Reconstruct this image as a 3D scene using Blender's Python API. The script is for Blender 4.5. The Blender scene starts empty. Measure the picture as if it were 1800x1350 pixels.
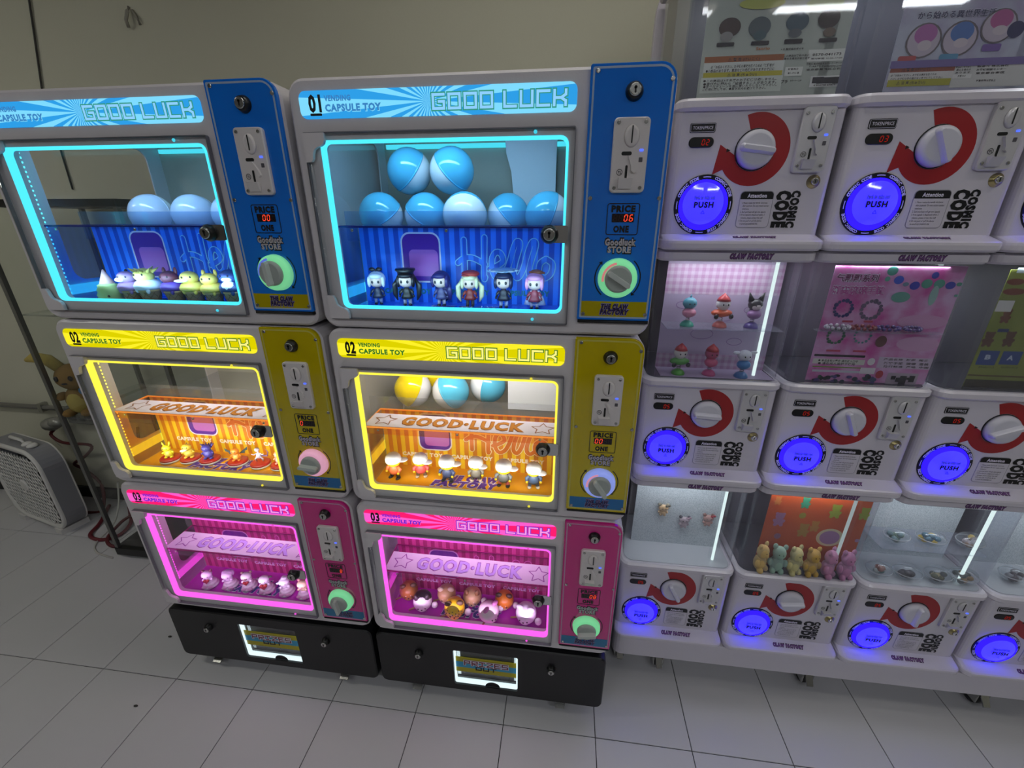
import bpy, math, random
from math import pi, sin, cos, radians as R
from mathutils import Vector, Matrix
random.seed(7)
sc = bpy.context.scene
COL = sc.collection

# ------------------------------------------------------------------ camera
CAM_H = 1.588
cd = bpy.data.cameras.new('camera'); cam = bpy.data.objects.new('camera', cd); COL.objects.link(cam)
cd.sensor_fit = 'HORIZONTAL'; cd.sensor_width = 36.0; cd.lens = 36.0 * 744.7 / 1800.0
cd.clip_start = 0.02
cam.location = (0, 0, CAM_H)
cam.rotation_euler = (R(90 - 21.56), 0, R(7.15))
sc.camera = cam

# ------------------------------------------------------------------ world / light / exposure
w = bpy.data.worlds.new('world'); sc.world = w; w.use_nodes = True
w.node_tree.nodes['Background'].inputs[0].default_value = (0.8, 0.85, 1.0, 1)
w.node_tree.nodes['Background'].inputs[1].default_value = 0.03
vs = sc.view_settings
vs.view_transform = 'Standard'; vs.look = 'None'; vs.exposure = 0.0; vs.gamma = 1.0; vs.use_curve_mapping = False
sc.cycles.use_denoising = True; sc.cycles.use_adaptive_sampling = True; sc.cycles.adaptive_threshold = 0.12
sc.cycles.use_light_tree = False; sc.cycles.max_bounces = 5; sc.cycles.transparent_max_bounces = 14
sc.cycles.diffuse_bounces = 2; sc.cycles.glossy_bounces = 2; sc.cycles.transmission_bounces = 4
sc.cycles.caustics_reflective = False; sc.cycles.caustics_refractive = False
sc.cycles.sample_clamp_indirect = 4.0

CEIL = 2.9
CEILING_LIGHTS = [(-1.2, -1.3, 7.6), (0.3, -1.3, 7.8), (1.8, -1.3, 11.5), (-2.7, 0.3, 9.5), (0.0, 0.95, 3.4), (1.7, 0.5, 3.0)]   # x, y, watts; the far left lamp is added to brighten that side

def area(name, loc, rot, sx, sy, power, color=(1, 1, 1), parent=None):
    l = bpy.data.lights.new(name, 'AREA'); l.shape = 'RECTANGLE'; l.size = sx; l.size_y = sy
    l.energy = power; l.color = color
    o = bpy.data.objects.new(name, l); COL.objects.link(o); o.location = loc; o.rotation_euler = rot
    if parent: o.parent = parent
    return o

for x, y, p in CEILING_LIGHTS:
    area('ceiling_lamp_light', (x, y, CEIL - 0.09), (0, 0, 0), 1.1, 0.10, p, (0.92, 0.96, 1.0) if y < 0 else (1.0, 0.99, 0.90))

# ------------------------------------------------------------------ materials
def lin(c):
    if isinstance(c, str):
        c = c.lstrip('#'); c = tuple(int(c[i:i + 2], 16) / 255 for i in (0, 2, 4))
    return tuple((x / 12.92 if x <= 0.04045 else ((x + 0.055) / 1.055) ** 2.4) for x in c)

MATS = {}
def _new(name):
    m = bpy.data.materials.new(name); m.use_nodes = True
    nt = m.node_tree; b = nt.nodes['Principled BSDF']
    return m, nt, b

def mat(name, col, rough=0.45, metal=0.0, bump=0.0, bscale=200.0, var=0.0, vscale=8.0, coat=0.0, emit=None, estr=0.0, spec=0.5):
    """principled material with procedural colour variation / fine relief"""
    if name in MATS: return MATS[name]
    m, nt, b = _new(name); c = lin(col)
    b.inputs['Base Color'].default_value = (*c, 1); b.inputs['Roughness'].default_value = rough
    b.inputs['Metallic'].default_value = metal; b.inputs['Coat Weight'].default_value = coat
    b.inputs['Coat Roughness'].default_value = 0.08; b.inputs['Specular IOR Level'].default_value = spec
    tc = nt.nodes.new('ShaderNodeTexCoord')
    n = nt.nodes.new('ShaderNodeTexNoise'); n.inputs['Scale'].default_value = vscale; n.inputs['Detail'].default_value = 4
    nt.links.new(tc.outputs['Object'], n.inputs['Vector'])
    mx = nt.nodes.new('ShaderNodeMix'); mx.data_type = 'RGBA'
    k = max(var, 0.02)
    mx.inputs[6].default_value = (*[x * (1 - k) for x in c], 1); mx.inputs[7].default_value = (*[min(1, x * (1 + k)) for x in c], 1)
    nt.links.new(n.outputs['Fac'], mx.inputs[0]); nt.links.new(mx.outputs[2], b.inputs['Base Color'])
    if bump:
        n2 = nt.nodes.new('ShaderNodeTexNoise'); n2.inputs['Scale'].default_value = bscale
        nt.links.new(tc.outputs['Object'], n2.inputs['Vector'])
        bp = nt.nodes.new('ShaderNodeBump'); bp.inputs['Strength'].default_value = bump; bp.inputs['Distance'].default_value = 0.002
        nt.links.new(n2.outputs['Fac'], bp.inputs['Height']); nt.links.new(bp.outputs['Normal'], b.inputs['Normal'])
    if emit:
        b.inputs['Emission Color'].default_value = (*lin(emit), 1); b.inputs['Emission Strength'].default_value = estr
        if estr < 0.6: m.cycles.emission_sampling = 'NONE'
    MATS[name] = m; return m

def _math(nt, op, a, b=None):
    n = nt.nodes.new('ShaderNodeMath'); n.operation = op
    for i, v in ((0, a), (1, b)):
        if v is None: continue
        if isinstance(v, (int, float)): n.inputs[i].default_value = v
        else: nt.links.new(v, n.inputs[i])
    return n.outputs[0]

def glow(name, col, s=1.0, lamp=False):
    if name in MATS: return MATS[name]
    m, nt, b = _new(name); nt.nodes.remove(b)
    e = nt.nodes.new('ShaderNodeEmission'); e.inputs[0].default_value = (*lin(col), 1); e.inputs[1].default_value = s
    nt.links.new(e.outputs[0], nt.nodes['Material Output'].inputs[0]); MATS[name] = m
    if not lamp: m.cycles.emission_sampling = 'NONE'
    return m

def clear(name, tint=(1, 1, 1), rough=0.02, refl=1.0, ior=1.45, film=0.0, filmcol=(1, 1, 1)):
    """thin clear sheet: tinted transparency with fresnel reflection"""
    if name in MATS: return MATS[name]
    m, nt, b = _new(name); nt.nodes.remove(b)
    t = nt.nodes.new('ShaderNodeBsdfTransparent'); t.inputs[0].default_value = (*tint, 1)
    g = nt.nodes.new('ShaderNodeBsdfGlossy'); g.inputs['Roughness'].default_value = rough
    g.inputs['Color'].default_value = (refl, refl, refl, 1)
    f = nt.nodes.new('ShaderNodeFresnel')
    ge = nt.nodes.new('ShaderNodeNewGeometry')            # same reflectance from both faces of a thin sheet
    nt.links.new(_math(nt, 'ADD', _math(nt, 'MULTIPLY', ge.outputs['Backfacing'], 1 / ior - ior), ior), f.inputs['IOR'])
    mx = nt.nodes.new('ShaderNodeMixShader'); nt.links.new(f.outputs[0], mx.inputs[0])
    src = t.outputs[0]
    if film > 0:
        d = nt.nodes.new('ShaderNodeBsdfDiffuse'); d.inputs[0].default_value = (*filmcol, 1)
        m2 = nt.nodes.new('ShaderNodeMixShader'); m2.inputs[0].default_value = film
        nt.links.new(t.outputs[0], m2.inputs[1]); nt.links.new(d.outputs[0], m2.inputs[2]); src = m2.outputs[0]
    nt.links.new(src, mx.inputs[1]); nt.links.new(g.outputs[0], mx.inputs[2])
    nt.links.new(mx.outputs[0], nt.nodes['Material Output'].inputs[0]); MATS[name] = m; return m

def printed(name, kind, c1, c2, p=(), rough=0.4, emit=0.0, coat=0.0):
    """flat print: stripes, rays, gingham, clouds"""
    if name in MATS: return MATS[name]
    m, nt, b = _new(name); L = nt.links
    tc = nt.nodes.new('ShaderNodeTexCoord'); sp = nt.nodes.new('ShaderNodeSeparateXYZ'); L.new(tc.outputs['Object'], sp.inputs[0])
    X, Z = sp.outputs[0], sp.outputs[2]
    if kind == 'stripes':
        fr = _math(nt, 'FRACT', _math(nt, 'MULTIPLY', _math(nt, 'ADD', X, 5.0), p[0])); fac = _math(nt, 'GREATER_THAN', fr, p[1])
    elif kind == 'rays':
        a = _math(nt, 'ARCTAN2', _math(nt, 'SUBTRACT', Z, p[1]), _math(nt, 'SUBTRACT', X, p[0]))
        fr = _math(nt, 'FRACT', _math(nt, 'MULTIPLY', _math(nt, 'ADD', a, 4.0), p[2])); fac = _math(nt, 'GREATER_THAN', fr, 0.5)
    elif kind == 'gingham':
        a = _math(nt, 'GREATER_THAN', _math(nt, 'FRACT', _math(nt, 'MULTIPLY', _math(nt, 'ADD', X, 5.0), p[0])), 0.5)
        c = _math(nt, 'GREATER_THAN', _math(nt, 'FRACT', _math(nt, 'MULTIPLY', _math(nt, 'ADD', Z, 5.0), p[0])), 0.5)
        fac = _math(nt, 'MULTIPLY', _math(nt, 'ADD', a, c), 0.5)
    elif kind == 'clouds':
        n = nt.nodes.new('ShaderNodeTexNoise'); n.inputs['Scale'].default_value = p[0]; n.inputs['Detail'].default_value = 3
        L.new(tc.outputs['Object'], n.inputs['Vector'])
        r = nt.nodes.new('ShaderNodeValToRGB'); r.color_ramp.elements[0].position = 0.35; r.color_ramp.elements[1].position = 0.65
        L.new(n.outputs['Fac'], r.inputs[0]); fac = r.outputs[0]
    elif kind == 'speckle':
        n = nt.nodes.new('ShaderNodeTexVoronoi'); n.inputs['Scale'].default_value = p[0]
        L.new(tc.outputs['Object'], n.inputs['Vector']); fac = _math(nt, 'LESS_THAN', n.outputs['Distance'], p[1])
    mx = nt.nodes.new('ShaderNodeMix'); mx.data_type = 'RGBA'; L.new(fac, mx.inputs[0])
    mx.inputs[6].default_value = (*lin(c1), 1); mx.inputs[7].default_value = (*lin(c2), 1)
    if emit:
        nt.nodes.remove(b); e = nt.nodes.new('ShaderNodeEmission'); e.inputs[1].default_value = emit
        L.new(mx.outputs[2], e.inputs[0]); m.cycles.emission_sampling = 'NONE'; L.new(e.outputs[0], nt.nodes['Material Output'].inputs[0])
    else:
        L.new(mx.outputs[2], b.inputs['Base Color']); b.inputs['Roughness'].default_value = rough; b.inputs['Coat Weight'].default_value = coat
    MATS[name] = m; return m

WHITE = mat('white_powder_coat', '#d9d4d8', 0.32, bump=0.12, bscale=260, var=0.02)
CAPW = mat('white_moulded_plastic', '#d8d3dd', 0.22, bump=0.04, bscale=60, var=0.03)
GREYIN = mat('grey_inner_sheet', '#a8a59a', 0.5)
BLACK = mat('black_plastic', '#0b0b0d', 0.35)
BLACKP = mat('black_powder_coat', '#0e0e11', 0.42, bump=0.15, bscale=400)
INK = mat('black_ink', '#08080a', 0.4)
DARK = mat('dark_recess', '#101014', 0.6)
STEEL = mat('brushed_steel', '#b9b9b6', 0.25, 1.0, bump=0.03, bscale=120)
CHROME = mat('chrome', '#d2d2d2', 0.12, 1.0)
ACCW = mat('acceptor_plastic', '#dcd6d6', 0.28)
CLEAR = clear('clear_acrylic', (0.97, 0.985, 0.99), 0.02)
TANK = clear('tank_acrylic', (0.90, 0.91, 0.94), 0.03, film=0.08, filmcol=(0.62, 0.60, 0.72))
REDLED = glow('red_led', '#ff4a2e', 1.3)
REDOFF = mat('unlit_segment', '#2a1512', 0.3)
BLUELED = glow('blue_led', '#4a63ff', 1.6)
WHITELED = glow('white_led', '#dff2ee', 1.3)

# ------------------------------------------------------------------ mesh helpers
class MB:
    def __init__(s): s.v = []; s.f = []; s.sm = []
    def add(s, vs, fs, smooth=False):
        o = len(s.v); s.v += [tuple(p) for p in vs]; s.f += [tuple(i + o for i in f) for f in fs]; s.sm += [smooth] * len(fs); return s
    def box(s, x0, x1, y0, y1, z0, z1):
        v = [(x, y, z) for x in (x0, x1) for y in (y0, y1) for z in (z0, z1)]
        return s.add(v, [(0, 1, 3, 2), (4, 6, 7, 5), (0, 4, 5, 1), (2, 3, 7, 6), (0, 2, 6, 4), (1, 5, 7, 3)])
    def loops(s, loops, cap0=True, cap1=True, smooth=False, closed=True):
        n = len(loops[0]); vs = [p for l in loops for p in l]; fs = []
        for i in range(len(loops) - 1):
            for j in range(n if closed else n - 1):
                a, b = i * n + j, i * n + (j + 1) % n
                fs.append((a, b, b + n, a + n))
        s.add(vs, fs, smooth)
        o = len(s.v) - len(vs)
        if cap0: s.f.append(tuple(o + i for i in reversed(range(n)))); s.sm.append(False)
        if cap1: s.f.append(tuple(o + (len(loops) - 1) * n + i for i in range(n))); s.sm.append(False)
        return s
    def plate(s, u0, u1, z0, z1, y0, y1, r=0.0, ch=0.0, seg=5):
        """rounded rectangle in XZ, front at y0 (towards the camera), chamfered front edge"""
        ls = []
        if ch > 0: ls.append(rr(u0 + ch, u1 - ch, z0 + ch, z1 - ch, _in(r, ch), seg, y0))
        ls += [rr(u0, u1, z0, z1, r, seg, y0 + ch), rr(u0, u1, z0, z1, r, seg, y1)]
        return s.loops(ls)
    def frame(s, o, i, y0, y1, seg=5, ch=0.0):
        """o, i = (u0,u1,z0,z1,r): ring between two rounded rectangles"""
        a = rr(*o, seg, y0 + ch); b = rr(*o, seg, y1); c = rr(*i, seg, y1); d = rr(*i, seg, y0)
        ls = [b, a]
        if ch: ls.append(rr(o[0] + ch, o[1] - ch, o[2] + ch, o[3] - ch, _in(o[4], ch), seg, y0))
        ls += [d, c, b]
        n = len(a); vs = [p for l in ls[:-1] for p in l]; k = len(ls) - 1; fs = []
        for q in range(k):
            for j in range(n):
                p, p2 = q * n + j, q * n + (j + 1) % n; q2 = (q + 1) % k
                fs.append((p, p2, q2 * n + (j + 1) % n, q2 * n + j))
        return s.add(vs, fs)
    def disc(s, u, z, prof, n=24, cap0=True, cap1=True, smooth=True, sz=1.0):
        """prof = [(r, y), ...]: solid of revolution about the Y axis through (u, z)"""
        ls = [[(u + r * cos(2 * pi * k / n), y, z + sz * r * sin(2 * pi * k / n)) for k in range(n)] for r, y in prof]
        return s.loops(ls, cap0, cap1, smooth)
    def lathe(s, x, y, prof, n=20, z=0.0, cap0=True, cap1=True, sx=1.0, sy=1.0):
        """prof = [(r, z), ...] about the Z axis"""
        ls = [[(x + sx * r * cos(2 * pi * k / n), y + sy * r * sin(2 * pi * k / n), z + h) for k in range(n)] for r, h in prof]
        return s.loops(ls, cap0, cap1, True)
    def ell(s, c, r, n=14, m=9, rot=None):
        if isinstance(r, (int, float)): r = (r, r, r)
        vs, fs = [], []
        for i in range(m + 1):
            t = pi * i / m
            for j in range(n):
                a = 2 * pi * j / n; vs.append(Vector((r[0] * sin(t) * cos(a), r[1] * sin(t) * sin(a), r[2] * cos(t))))
        if rot: M = rot if isinstance(rot, Matrix) else Matrix.Rotation(rot[1], 3, rot[0]); vs = [M @ p for p in vs]
        vs = [(p.x + c[0], p.y + c[1], p.z + c[2]) for p in vs]
        for i in range(m):
            for j in range(n):
                fs.append((i * n + j, (i + 1) * n + j, (i + 1) * n + (j + 1) % n, i * n + (j + 1) % n))
        return s.add(vs, fs, True)
    def tube(s, pts, r, n=8, cap=True):
        pts = [Vector(p) for p in pts]; rs = r if isinstance(r, (list, tuple)) else [r] * len(pts); ls = []
        for i, p in enumerate(pts):
            d = (pts[min(i + 1, len(pts) - 1)] - pts[max(i - 1, 0)]).normalized()
            u = d.cross(Vector((0, 0, 1)) if abs(d.z) < 0.9 else Vector((0, 1, 0))).normalized(); q = d.cross(u)
            ls.append([tuple(p + rs[i] * (cos(2 * pi * k / n) * u + sin(2 * pi * k / n) * q)) for k in range(n)])
        return s.loops(ls, cap, cap, True)
    def poly(s, pts, y=0.0):
        """flat polygon in XZ, facing -Y"""
        return s.add([(p[0], y, p[1]) for p in pts], [tuple(range(len(pts)))])
    def ribbon(s, pts, w, y=0.0, n=10, closed=False):
        """flat stroke in XZ with round joints"""
        if closed: pts = list(pts) + [pts[0]]
        for a, b in zip(pts[:-1], pts[1:]):
            dx, dz = b[0] - a[0], b[1] - a[1]; l = math.hypot(dx, dz) or 1e-9; nx, nz = -dz / l * w / 2, dx / l * w / 2
            s.k = getattr(s, 'k', 0) + 1; yy = y - 4e-6 * (s.k % 40)       # tiny steps keep overlapping strokes apart
            s.add([(a[0] + nx, yy, a[1] + nz), (a[0] - nx, yy, a[1] - nz), (b[0] - nx, yy, b[1] - nz), (b[0] + nx, yy, b[1] + nz)], [(0, 1, 2, 3)])
        if n:
            for i, a in enumerate(pts): s.add([(a[0] + w / 2 * cos(2 * pi * k / n), y - 1.7e-4 - 4e-6 * (i % 40), a[1] + w / 2 * sin(2 * pi * k / n)) for k in range(n)], [tuple(range(n))])
        return s
    def prism(s, pts, y0, y1):
        return s.loops([[(p[0], y0, p[1]) for p in pts], [(p[0], y1, p[1]) for p in pts]])
    def xf(s, M):
        s.v = [tuple(M @ Vector(p)) for p in s.v]; return s
    def mesh(s, name):
        me = bpy.data.meshes.new(name); me.from_pydata(s.v, [], s.f); me.polygons.foreach_set('use_smooth', s.sm); me.update(); return me

def _in(r, c):
    return tuple(max(x - c, 0.0) for x in r) if isinstance(r, (tuple, list)) else max(r - c, 0.0)
def rr(u0, u1, z0, z1, r, seg=5, y=0.0):
    """rounded rectangle loop, r = radius or (bl, br, tr, tl)"""
    if not isinstance(r, (tuple, list)): r = (r,) * 4
    out = []
    for (cx, cz, sx, sz, a0, q) in ((u0, z0, 1, 1, pi, r[0]), (u1, z0, -1, 1, 1.5 * pi, r[1]), (u1, z1, -1, -1, 0, r[2]), (u0, z1, 1, -1, 0.5 * pi, r[3])):
        q = max(q, 1e-5)
        for k in range(seg + 1):
            a = a0 + 0.5 * pi * k / seg; out.append((cx + sx * q + q * cos(a), y, cz + sz * q + q * sin(a)))
    return out
def loop2(u0, u1, z0, z1, r, seg=5): return [(p[0], p[2]) for p in rr(u0, u1, z0, z1, r, seg)]
def circ(u, z, r, n=24, sz=1.0): return [(u + r * cos(2 * pi * k / n), z + sz * r * sin(2 * pi * k / n)) for k in range(n)]

MESH = {}
def shared(key, fn):
    if key not in MESH: MESH[key] = fn().mesh(key)
    return MESH[key]

def obj(name, data, m, parent=None, loc=None, rot=None, label=None, kind=None):
    """one mesh object; material sits on the object so meshes can be shared"""
    if isinstance(data, MB): data = data.mesh(name)
    if not data.materials: data.materials.append(None)
    o = bpy.data.objects.new(name, data); COL.objects.link(o)
    o.material_slots[0].link = 'OBJECT'; o.material_slots[0].material = m
    if parent: o.parent = parent
    if loc: o.location = loc
    if rot: o.rotation_euler = rot
    if label: o['label'] = label
    if kind: o['kind'] = kind
    return o
def thing(name, label, cat, loc=(0, 0, 0), rz=0, group=None):
    o = bpy.data.objects.new(name, None); COL.objects.link(o); o.location = loc; o.rotation_euler = (0, 0, rz)
    o.empty_display_size = 0.05; o['label'] = label; o['category'] = cat
    if group: o['group'] = group
    return o
def tag(o, label, cat, group=None):
    o['label'] = label; o['category'] = cat
    if group: o['group'] = group
    return o
def struct(name, mb, m): return obj(name, mb, m, kind='structure')

TX = {}
def text_mb(s, size, bold=0.0, align='CENTER', shear=0.0, width=None, space=1.0, line=1.0):
    """lettering as flat outlines in XZ, facing -Y; vertically centred on the origin"""
    key = (s, size, bold, align, shear, width, space, line)
    if key not in TX:
        c = bpy.data.curves.new('lettering', 'FONT'); c.body = s; c.size = 1.0; c.align_x = align; c.offset = bold
        c.resolution_u = 2; c.shear = shear; c.space_character = space * (1 + 2.6 * bold); c.space_line = line
        o = bpy.data.objects.new('lettering_source', c); me = bpy.data.meshes.new_from_object(o)
        vs = [v.co.copy() for v in me.vertices]; fs = [tuple(p.vertices) for p in me.polygons]
        bpy.data.objects.remove(o); bpy.data.curves.remove(c); bpy.data.meshes.remove(me)
        if vs:
            x0, x1 = min(v.x for v in vs), max(v.x for v in vs); y0, y1 = min(v.y for v in vs), max(v.y for v in vs)
        else: x0 = x1 = y0 = y1 = 0
        k = size; kx = k if width is None else width / max(x1 - x0, 1e-6)
        cx = {'CENTER': (x0 + x1) / 2, 'LEFT': x0, 'RIGHT': x1}[align]; cy = (y0 + y1) / 2
        TX[key] = ([((v.x - cx) * kx, 0, (v.y - cy) * k) for v in vs], fs)
    m = MB(); m.add(*TX[key]); return m
def text(parent, s, size, m, u, y, z, name='lettering', rot=None, **kw):
    key = 'tx' + repr((s, size, sorted(kw.items())))
    return obj(name, shared(key, lambda: text_mb(s, size, **kw)), m, parent, (u, y, z), rot)
def outlined(parent, s, size, m, mo, u, y, z, ow=0.05, rot=None, name='lettering', **kw):
    """lettering with a fatter outline print behind it"""
    b = kw.pop('bold', 0.0)
    wd = kw.get('width')
    a = text(parent, s, size, m, u, y, z, name=name, rot=rot, bold=b, **kw)
    if wd: kw['width'] = wd + 2 * ow * size
    c = text(parent, s, size * (1 + 1.2 * ow), mo, u, y + (0.0004 if not rot or abs(rot[0]) < 0.1 else 0), z - (0.0004 if rot and abs(rot[0]) > 0.1 else 0), name='lettering_outline', rot=rot, bold=b + ow, **kw)
    return a, c

# ------------------------------------------------------------------ the room
WALL_Y = 1.82
WALLM = mat('painted_wall', '#cfcdba', 0.75, bump=0.15, bscale=90, var=0.04, vscale=1.2)
struct('wall_back', MB().box(-4.3, 3.6, WALL_Y, WALL_Y + 0.1, 0, CEIL), WALLM)
struct('wall_left', MB().box(-4.4, -4.3, -2.8, WALL_Y + 0.1, 0, CEIL), WALLM)
struct('wall_right', MB().box(3.6, 3.7, -2.8, WALL_Y + 0.1, 0, CEIL), WALLM)
struct('wall_front', MB().box(-4.4, 3.7, -2.9, -2.8, 0, CEIL), mat('dark_painted_wall', '#8f8c86', 0.7, bump=0.1, bscale=90))
struct('ceiling', MB().box(-4.4, 3.7, -2.9, WALL_Y + 0.1, CEIL, CEIL + 0.1), mat('ceiling_paint', '#8d8c8a', 0.8, bump=0.1))
struct('baseboard_back', MB().plate(-4.3, 3.6, 0, 0.075, WALL_Y - 0.012, WALL_Y, 0.0, 0.003), mat('black_vinyl_skirting', '#0c0c0d', 0.4))
TILE_X, TILE_Y, TX0, TY0 = 0.3048, 0.6096, -0.1419, 0.893
floor = struct('floor', MB().box(-4.3, 3.6, -2.8, WALL_Y, -0.05, -0.0032), mat('dark_grout', '#15161a', 0.8))
TILEM = mat('glazed_floor_tile', '#c9c8cc', 0.36, bump=0.03, bscale=30, var=0.03, vscale=3.0)
def tile_mb():
    g = 0.0012
    return MB().loops([[(x, y, z) for x, y in ((i, i), (TILE_X - i, i), (TILE_X - i, TILE_Y - i), (i, TILE_Y - i))] for i, z in ((g, -0.006), (g, -0.001), (g + 0.001, 0.0))], cap0=False)
nx0, nx1 = math.floor((-4.3 - TX0) / TILE_X), math.floor((3.6 - TX0) / TILE_X)
ny0, ny1 = math.floor((-2.8 - TY0) / TILE_Y), math.floor((WALL_Y - TY0) / TILE_Y)
for j in range(max(ny0, -5), ny1 + 1):
    for i in range(nx0, nx1 + 1):
        if TX0 + i * TILE_X < -4.31 or TX0 + (i + 1) * TILE_X > 3.7: continue
        obj('floor_tile', shared('floor_tile', tile_mb), TILEM, floor, (TX0 + i * TILE_X, TY0 + j * TILE_Y, 0))
# ceiling lamps above and behind the camera
for k, (x, y, p) in enumerate(CEILING_LIGHTS):
    t = thing('ceiling_lamp', 'white linear ceiling lamp out of view above the shop floor', 'lamp', (x, y, CEIL), 0, 'ceiling lamps')
    obj('housing', shared('lamp_housing', lambda: MB().box(-0.6, 0.6, -0.07, 0.07, -0.06, 0)), WHITE, t)
    obj('diffuser', shared('lamp_diffuser', lambda: MB().box(-0.57, 0.57, -0.055, 0.055, -0.075, -0.06)), glow('lamp_diffuser', '#fff6ea', 2.0), t)
# wall fittings on the left
t = thing('wall_conduit', 'grey metal conduit pipe running along the back wall', 'pipe', (-3.4, WALL_Y, 0.60))
obj('pipe', MB().tube([(-0.9, -0.022, 0.012), (0.2, -0.022, 0.006), (2.2, -0.022, 0.0)], 0.013, 10), mat('galvanised_pipe', '#8a8884', 0.4, 0.6), t)
for x in (-0.15, 0.55, 1.2): obj('pipe_clip', MB().plate(x - 0.012, x + 0.012, -0.02, 0.03, -0.038, 0, 0.004), STEEL, t)
t = thing('wall_cable', 'thin dark cable hanging down the back wall', 'cable', (-2.08, WALL_Y, 1.6))
obj('cable', MB().tube([(-0.02, -0.006, 1.28), (0.0, -0.006, 0.85), (-0.05, -0.006, 0.66), (-0.1, -0.006, 0.48), (-0.12, -0.006, 0.1)], 0.0035, 6), mat('grey_cable', '#3c3a36', 0.6), t)
tag(obj('wall_hook', MB().tube([(0, 0, 0.045), (0.0, -0.012, 0.03), (-0.008, -0.02, 0.0), (-0.012, -0.012, -0.02)], 0.006, 6).tube([(0.012, 0, 0.035), (0.03, -0.01, 0.01), (0.036, -0.008, -0.012)], 0.005, 6), mat('painted_hook', '#a39f93', 0.6), loc=(-1.69, WALL_Y, 2.28)), 'small painted-over hook on the back wall', 'hook')

# ------------------------------------------------------------------ toy vending machines
TOWER_Y = 0.946
TOWER_X = {'a': -1.2949, 'b': -0.5189}
Z_M = [1.8406 - 0.5017 - 0.5107 * k for k in range(3)]
HM = 0.5062
SCHEME = [
    dict(n='01', panel='#1478e6', strip='#b5a300', sign=('#2f9fe8', '#7fdcff'), sig_txt='#3d86c9', sig_hi='#8fd0ff', sig_line='#3aa08a', num='#06131f',
         led='#4fe6ff', light=(0.40, 0.74, 1.0), s1='#0a50c8', s2='#2f86ff', ftxt='#2b2a7a', floor='#0b58d0', hello='#0d5cda', hello_o='#8fdcff', tint=(0.55, 0.72, 1.0), edge='#0b1f8c', ctx='#1f7f8f', power=0.85, cap='#49b4d8'),
    dict(n='02', panel='#c8b400', strip='#1b6fae', sign=('#e0d400', '#fff22a'), sig_txt='#2f7a28', sig_hi='#fff78a', sig_line='#4f8a2a', num='#15150a',
         led='#fff04a', light=(1.0, 0.93, 0.82), s1='#d98a14', s2='#f5cf22', ftxt='#5a2f8f', floor='#eda60c', hello='#d6781e', hello_o='#fff0c8', tint=(1.0, 0.80, 0.52), edge='#ff9a3c', ctx='#fff4e0', power=1.05, cap='#f2d21a'),
    dict(n='03', panel='#d42488', strip='#1f77a8', sign=('#ff1f72', '#ff5fd0'), sig_txt='#6a28d8', sig_hi='#ff9be8', sig_line='#7a34e0', num='#22061a',
         led='#ff5ee6', light=(1.0, 0.62, 1.0), s1='#b01a70', s2='#d9489a', ftxt='#3a2a86', floor='#c21ac0', hello='#c02a8a', hello_o='#ffa0e0', tint=(0.95, 0.72, 0.95), edge='#a01870', ctx='#f6d0ff', power=0.95, cap='#f2a0c0'),
]
PURPLE, PINKP, OUTW = mat('purple_ink', '#5a1fa0', 0.4), mat('pink_ink', '#b868c8', 0.4), mat('white_ink', '#e6e2f2', 0.45)

# squared block capitals on a 4 x 6 grid
BLK = {'G': [[(4, 6), (0, 6), (0, 0), (4, 0), (4, 3), (2.2, 3)]], 'O': [[(0, 0), (4, 0), (4, 6), (0, 6), (0, 0)]],
       'D': [[(0, 0), (4, 0), (4, 6), (0, 6), (0, 0)]], 'L': [[(0, 6), (0, 0), (4, 0)]], 'U': [[(0, 6), (0, 0), (4, 0), (4, 6)]],
       'C': [[(4, 6), (0, 6), (0, 0), (4, 0)]], 'K': [[(0, 6), (0, 0)], [(0, 3), (2.4, 3), (4, 4.4), (4, 6)], [(2.4, 3), (4, 1.6), (4, 0)]],
       'P': [[(0, 0), (0, 6), (4, 6), (4, 3), (0, 3)]], 'R': [[(0, 0), (0, 6), (4, 6), (4, 3), (0, 3), (4, 0)]], 'I': [[(0, 0), (4, 0)], [(2, 0), (2, 6)], [(0, 6), (4, 6)]],
       'Z': [[(0, 6), (4, 6), (4, 5), (0, 1), (0, 0), (4, 0)]], 'E': [[(4, 6), (0, 6), (0, 0), (4, 0)], [(0, 3), (3.4, 3)]], 'S': [[(4, 6), (0, 6), (0, 3), (4, 3), (4, 0), (0, 0)]],
       'T': [[(0, 6), (4, 6)], [(2, 6), (2, 0)]]}
def block_mb(s, w, h, sw, gap=1.9, space=2.6):
    """block lettering, total width w, height h, stroke width sw (metres), centred"""
    adv, x = [], 0.0
    for c in s:
        adv.append(x); x += space if c == ' ' else 4 + gap
    tot = x - gap; kx, kz = (w - sw) / tot, (h - sw) / 6; m = MB()
    for c, a in zip(s, adv):
        for st in BLK.get(c, []):
            m.ribbon([((a + p[0]) * kx - (w - sw) / 2, p[1] * kz - (h - sw) / 2) for p in st], sw, 0, 4 if False else 0)
            for p in st:
                q = ((a + p[0]) * kx - (w - sw) / 2, p[1] * kz - (h - sw) / 2)
                m.kk = getattr(m, 'kk', 0) + 1
                m.poly([(q[0] - sw / 2, q[1] - sw / 2), (q[0] + sw / 2, q[1] - sw / 2), (q[0] + sw / 2, q[1] + sw / 2), (q[0] - sw / 2, q[1] + sw / 2)], -1.7e-4 - 4e-6 * (m.kk % 40))
    return m

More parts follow.
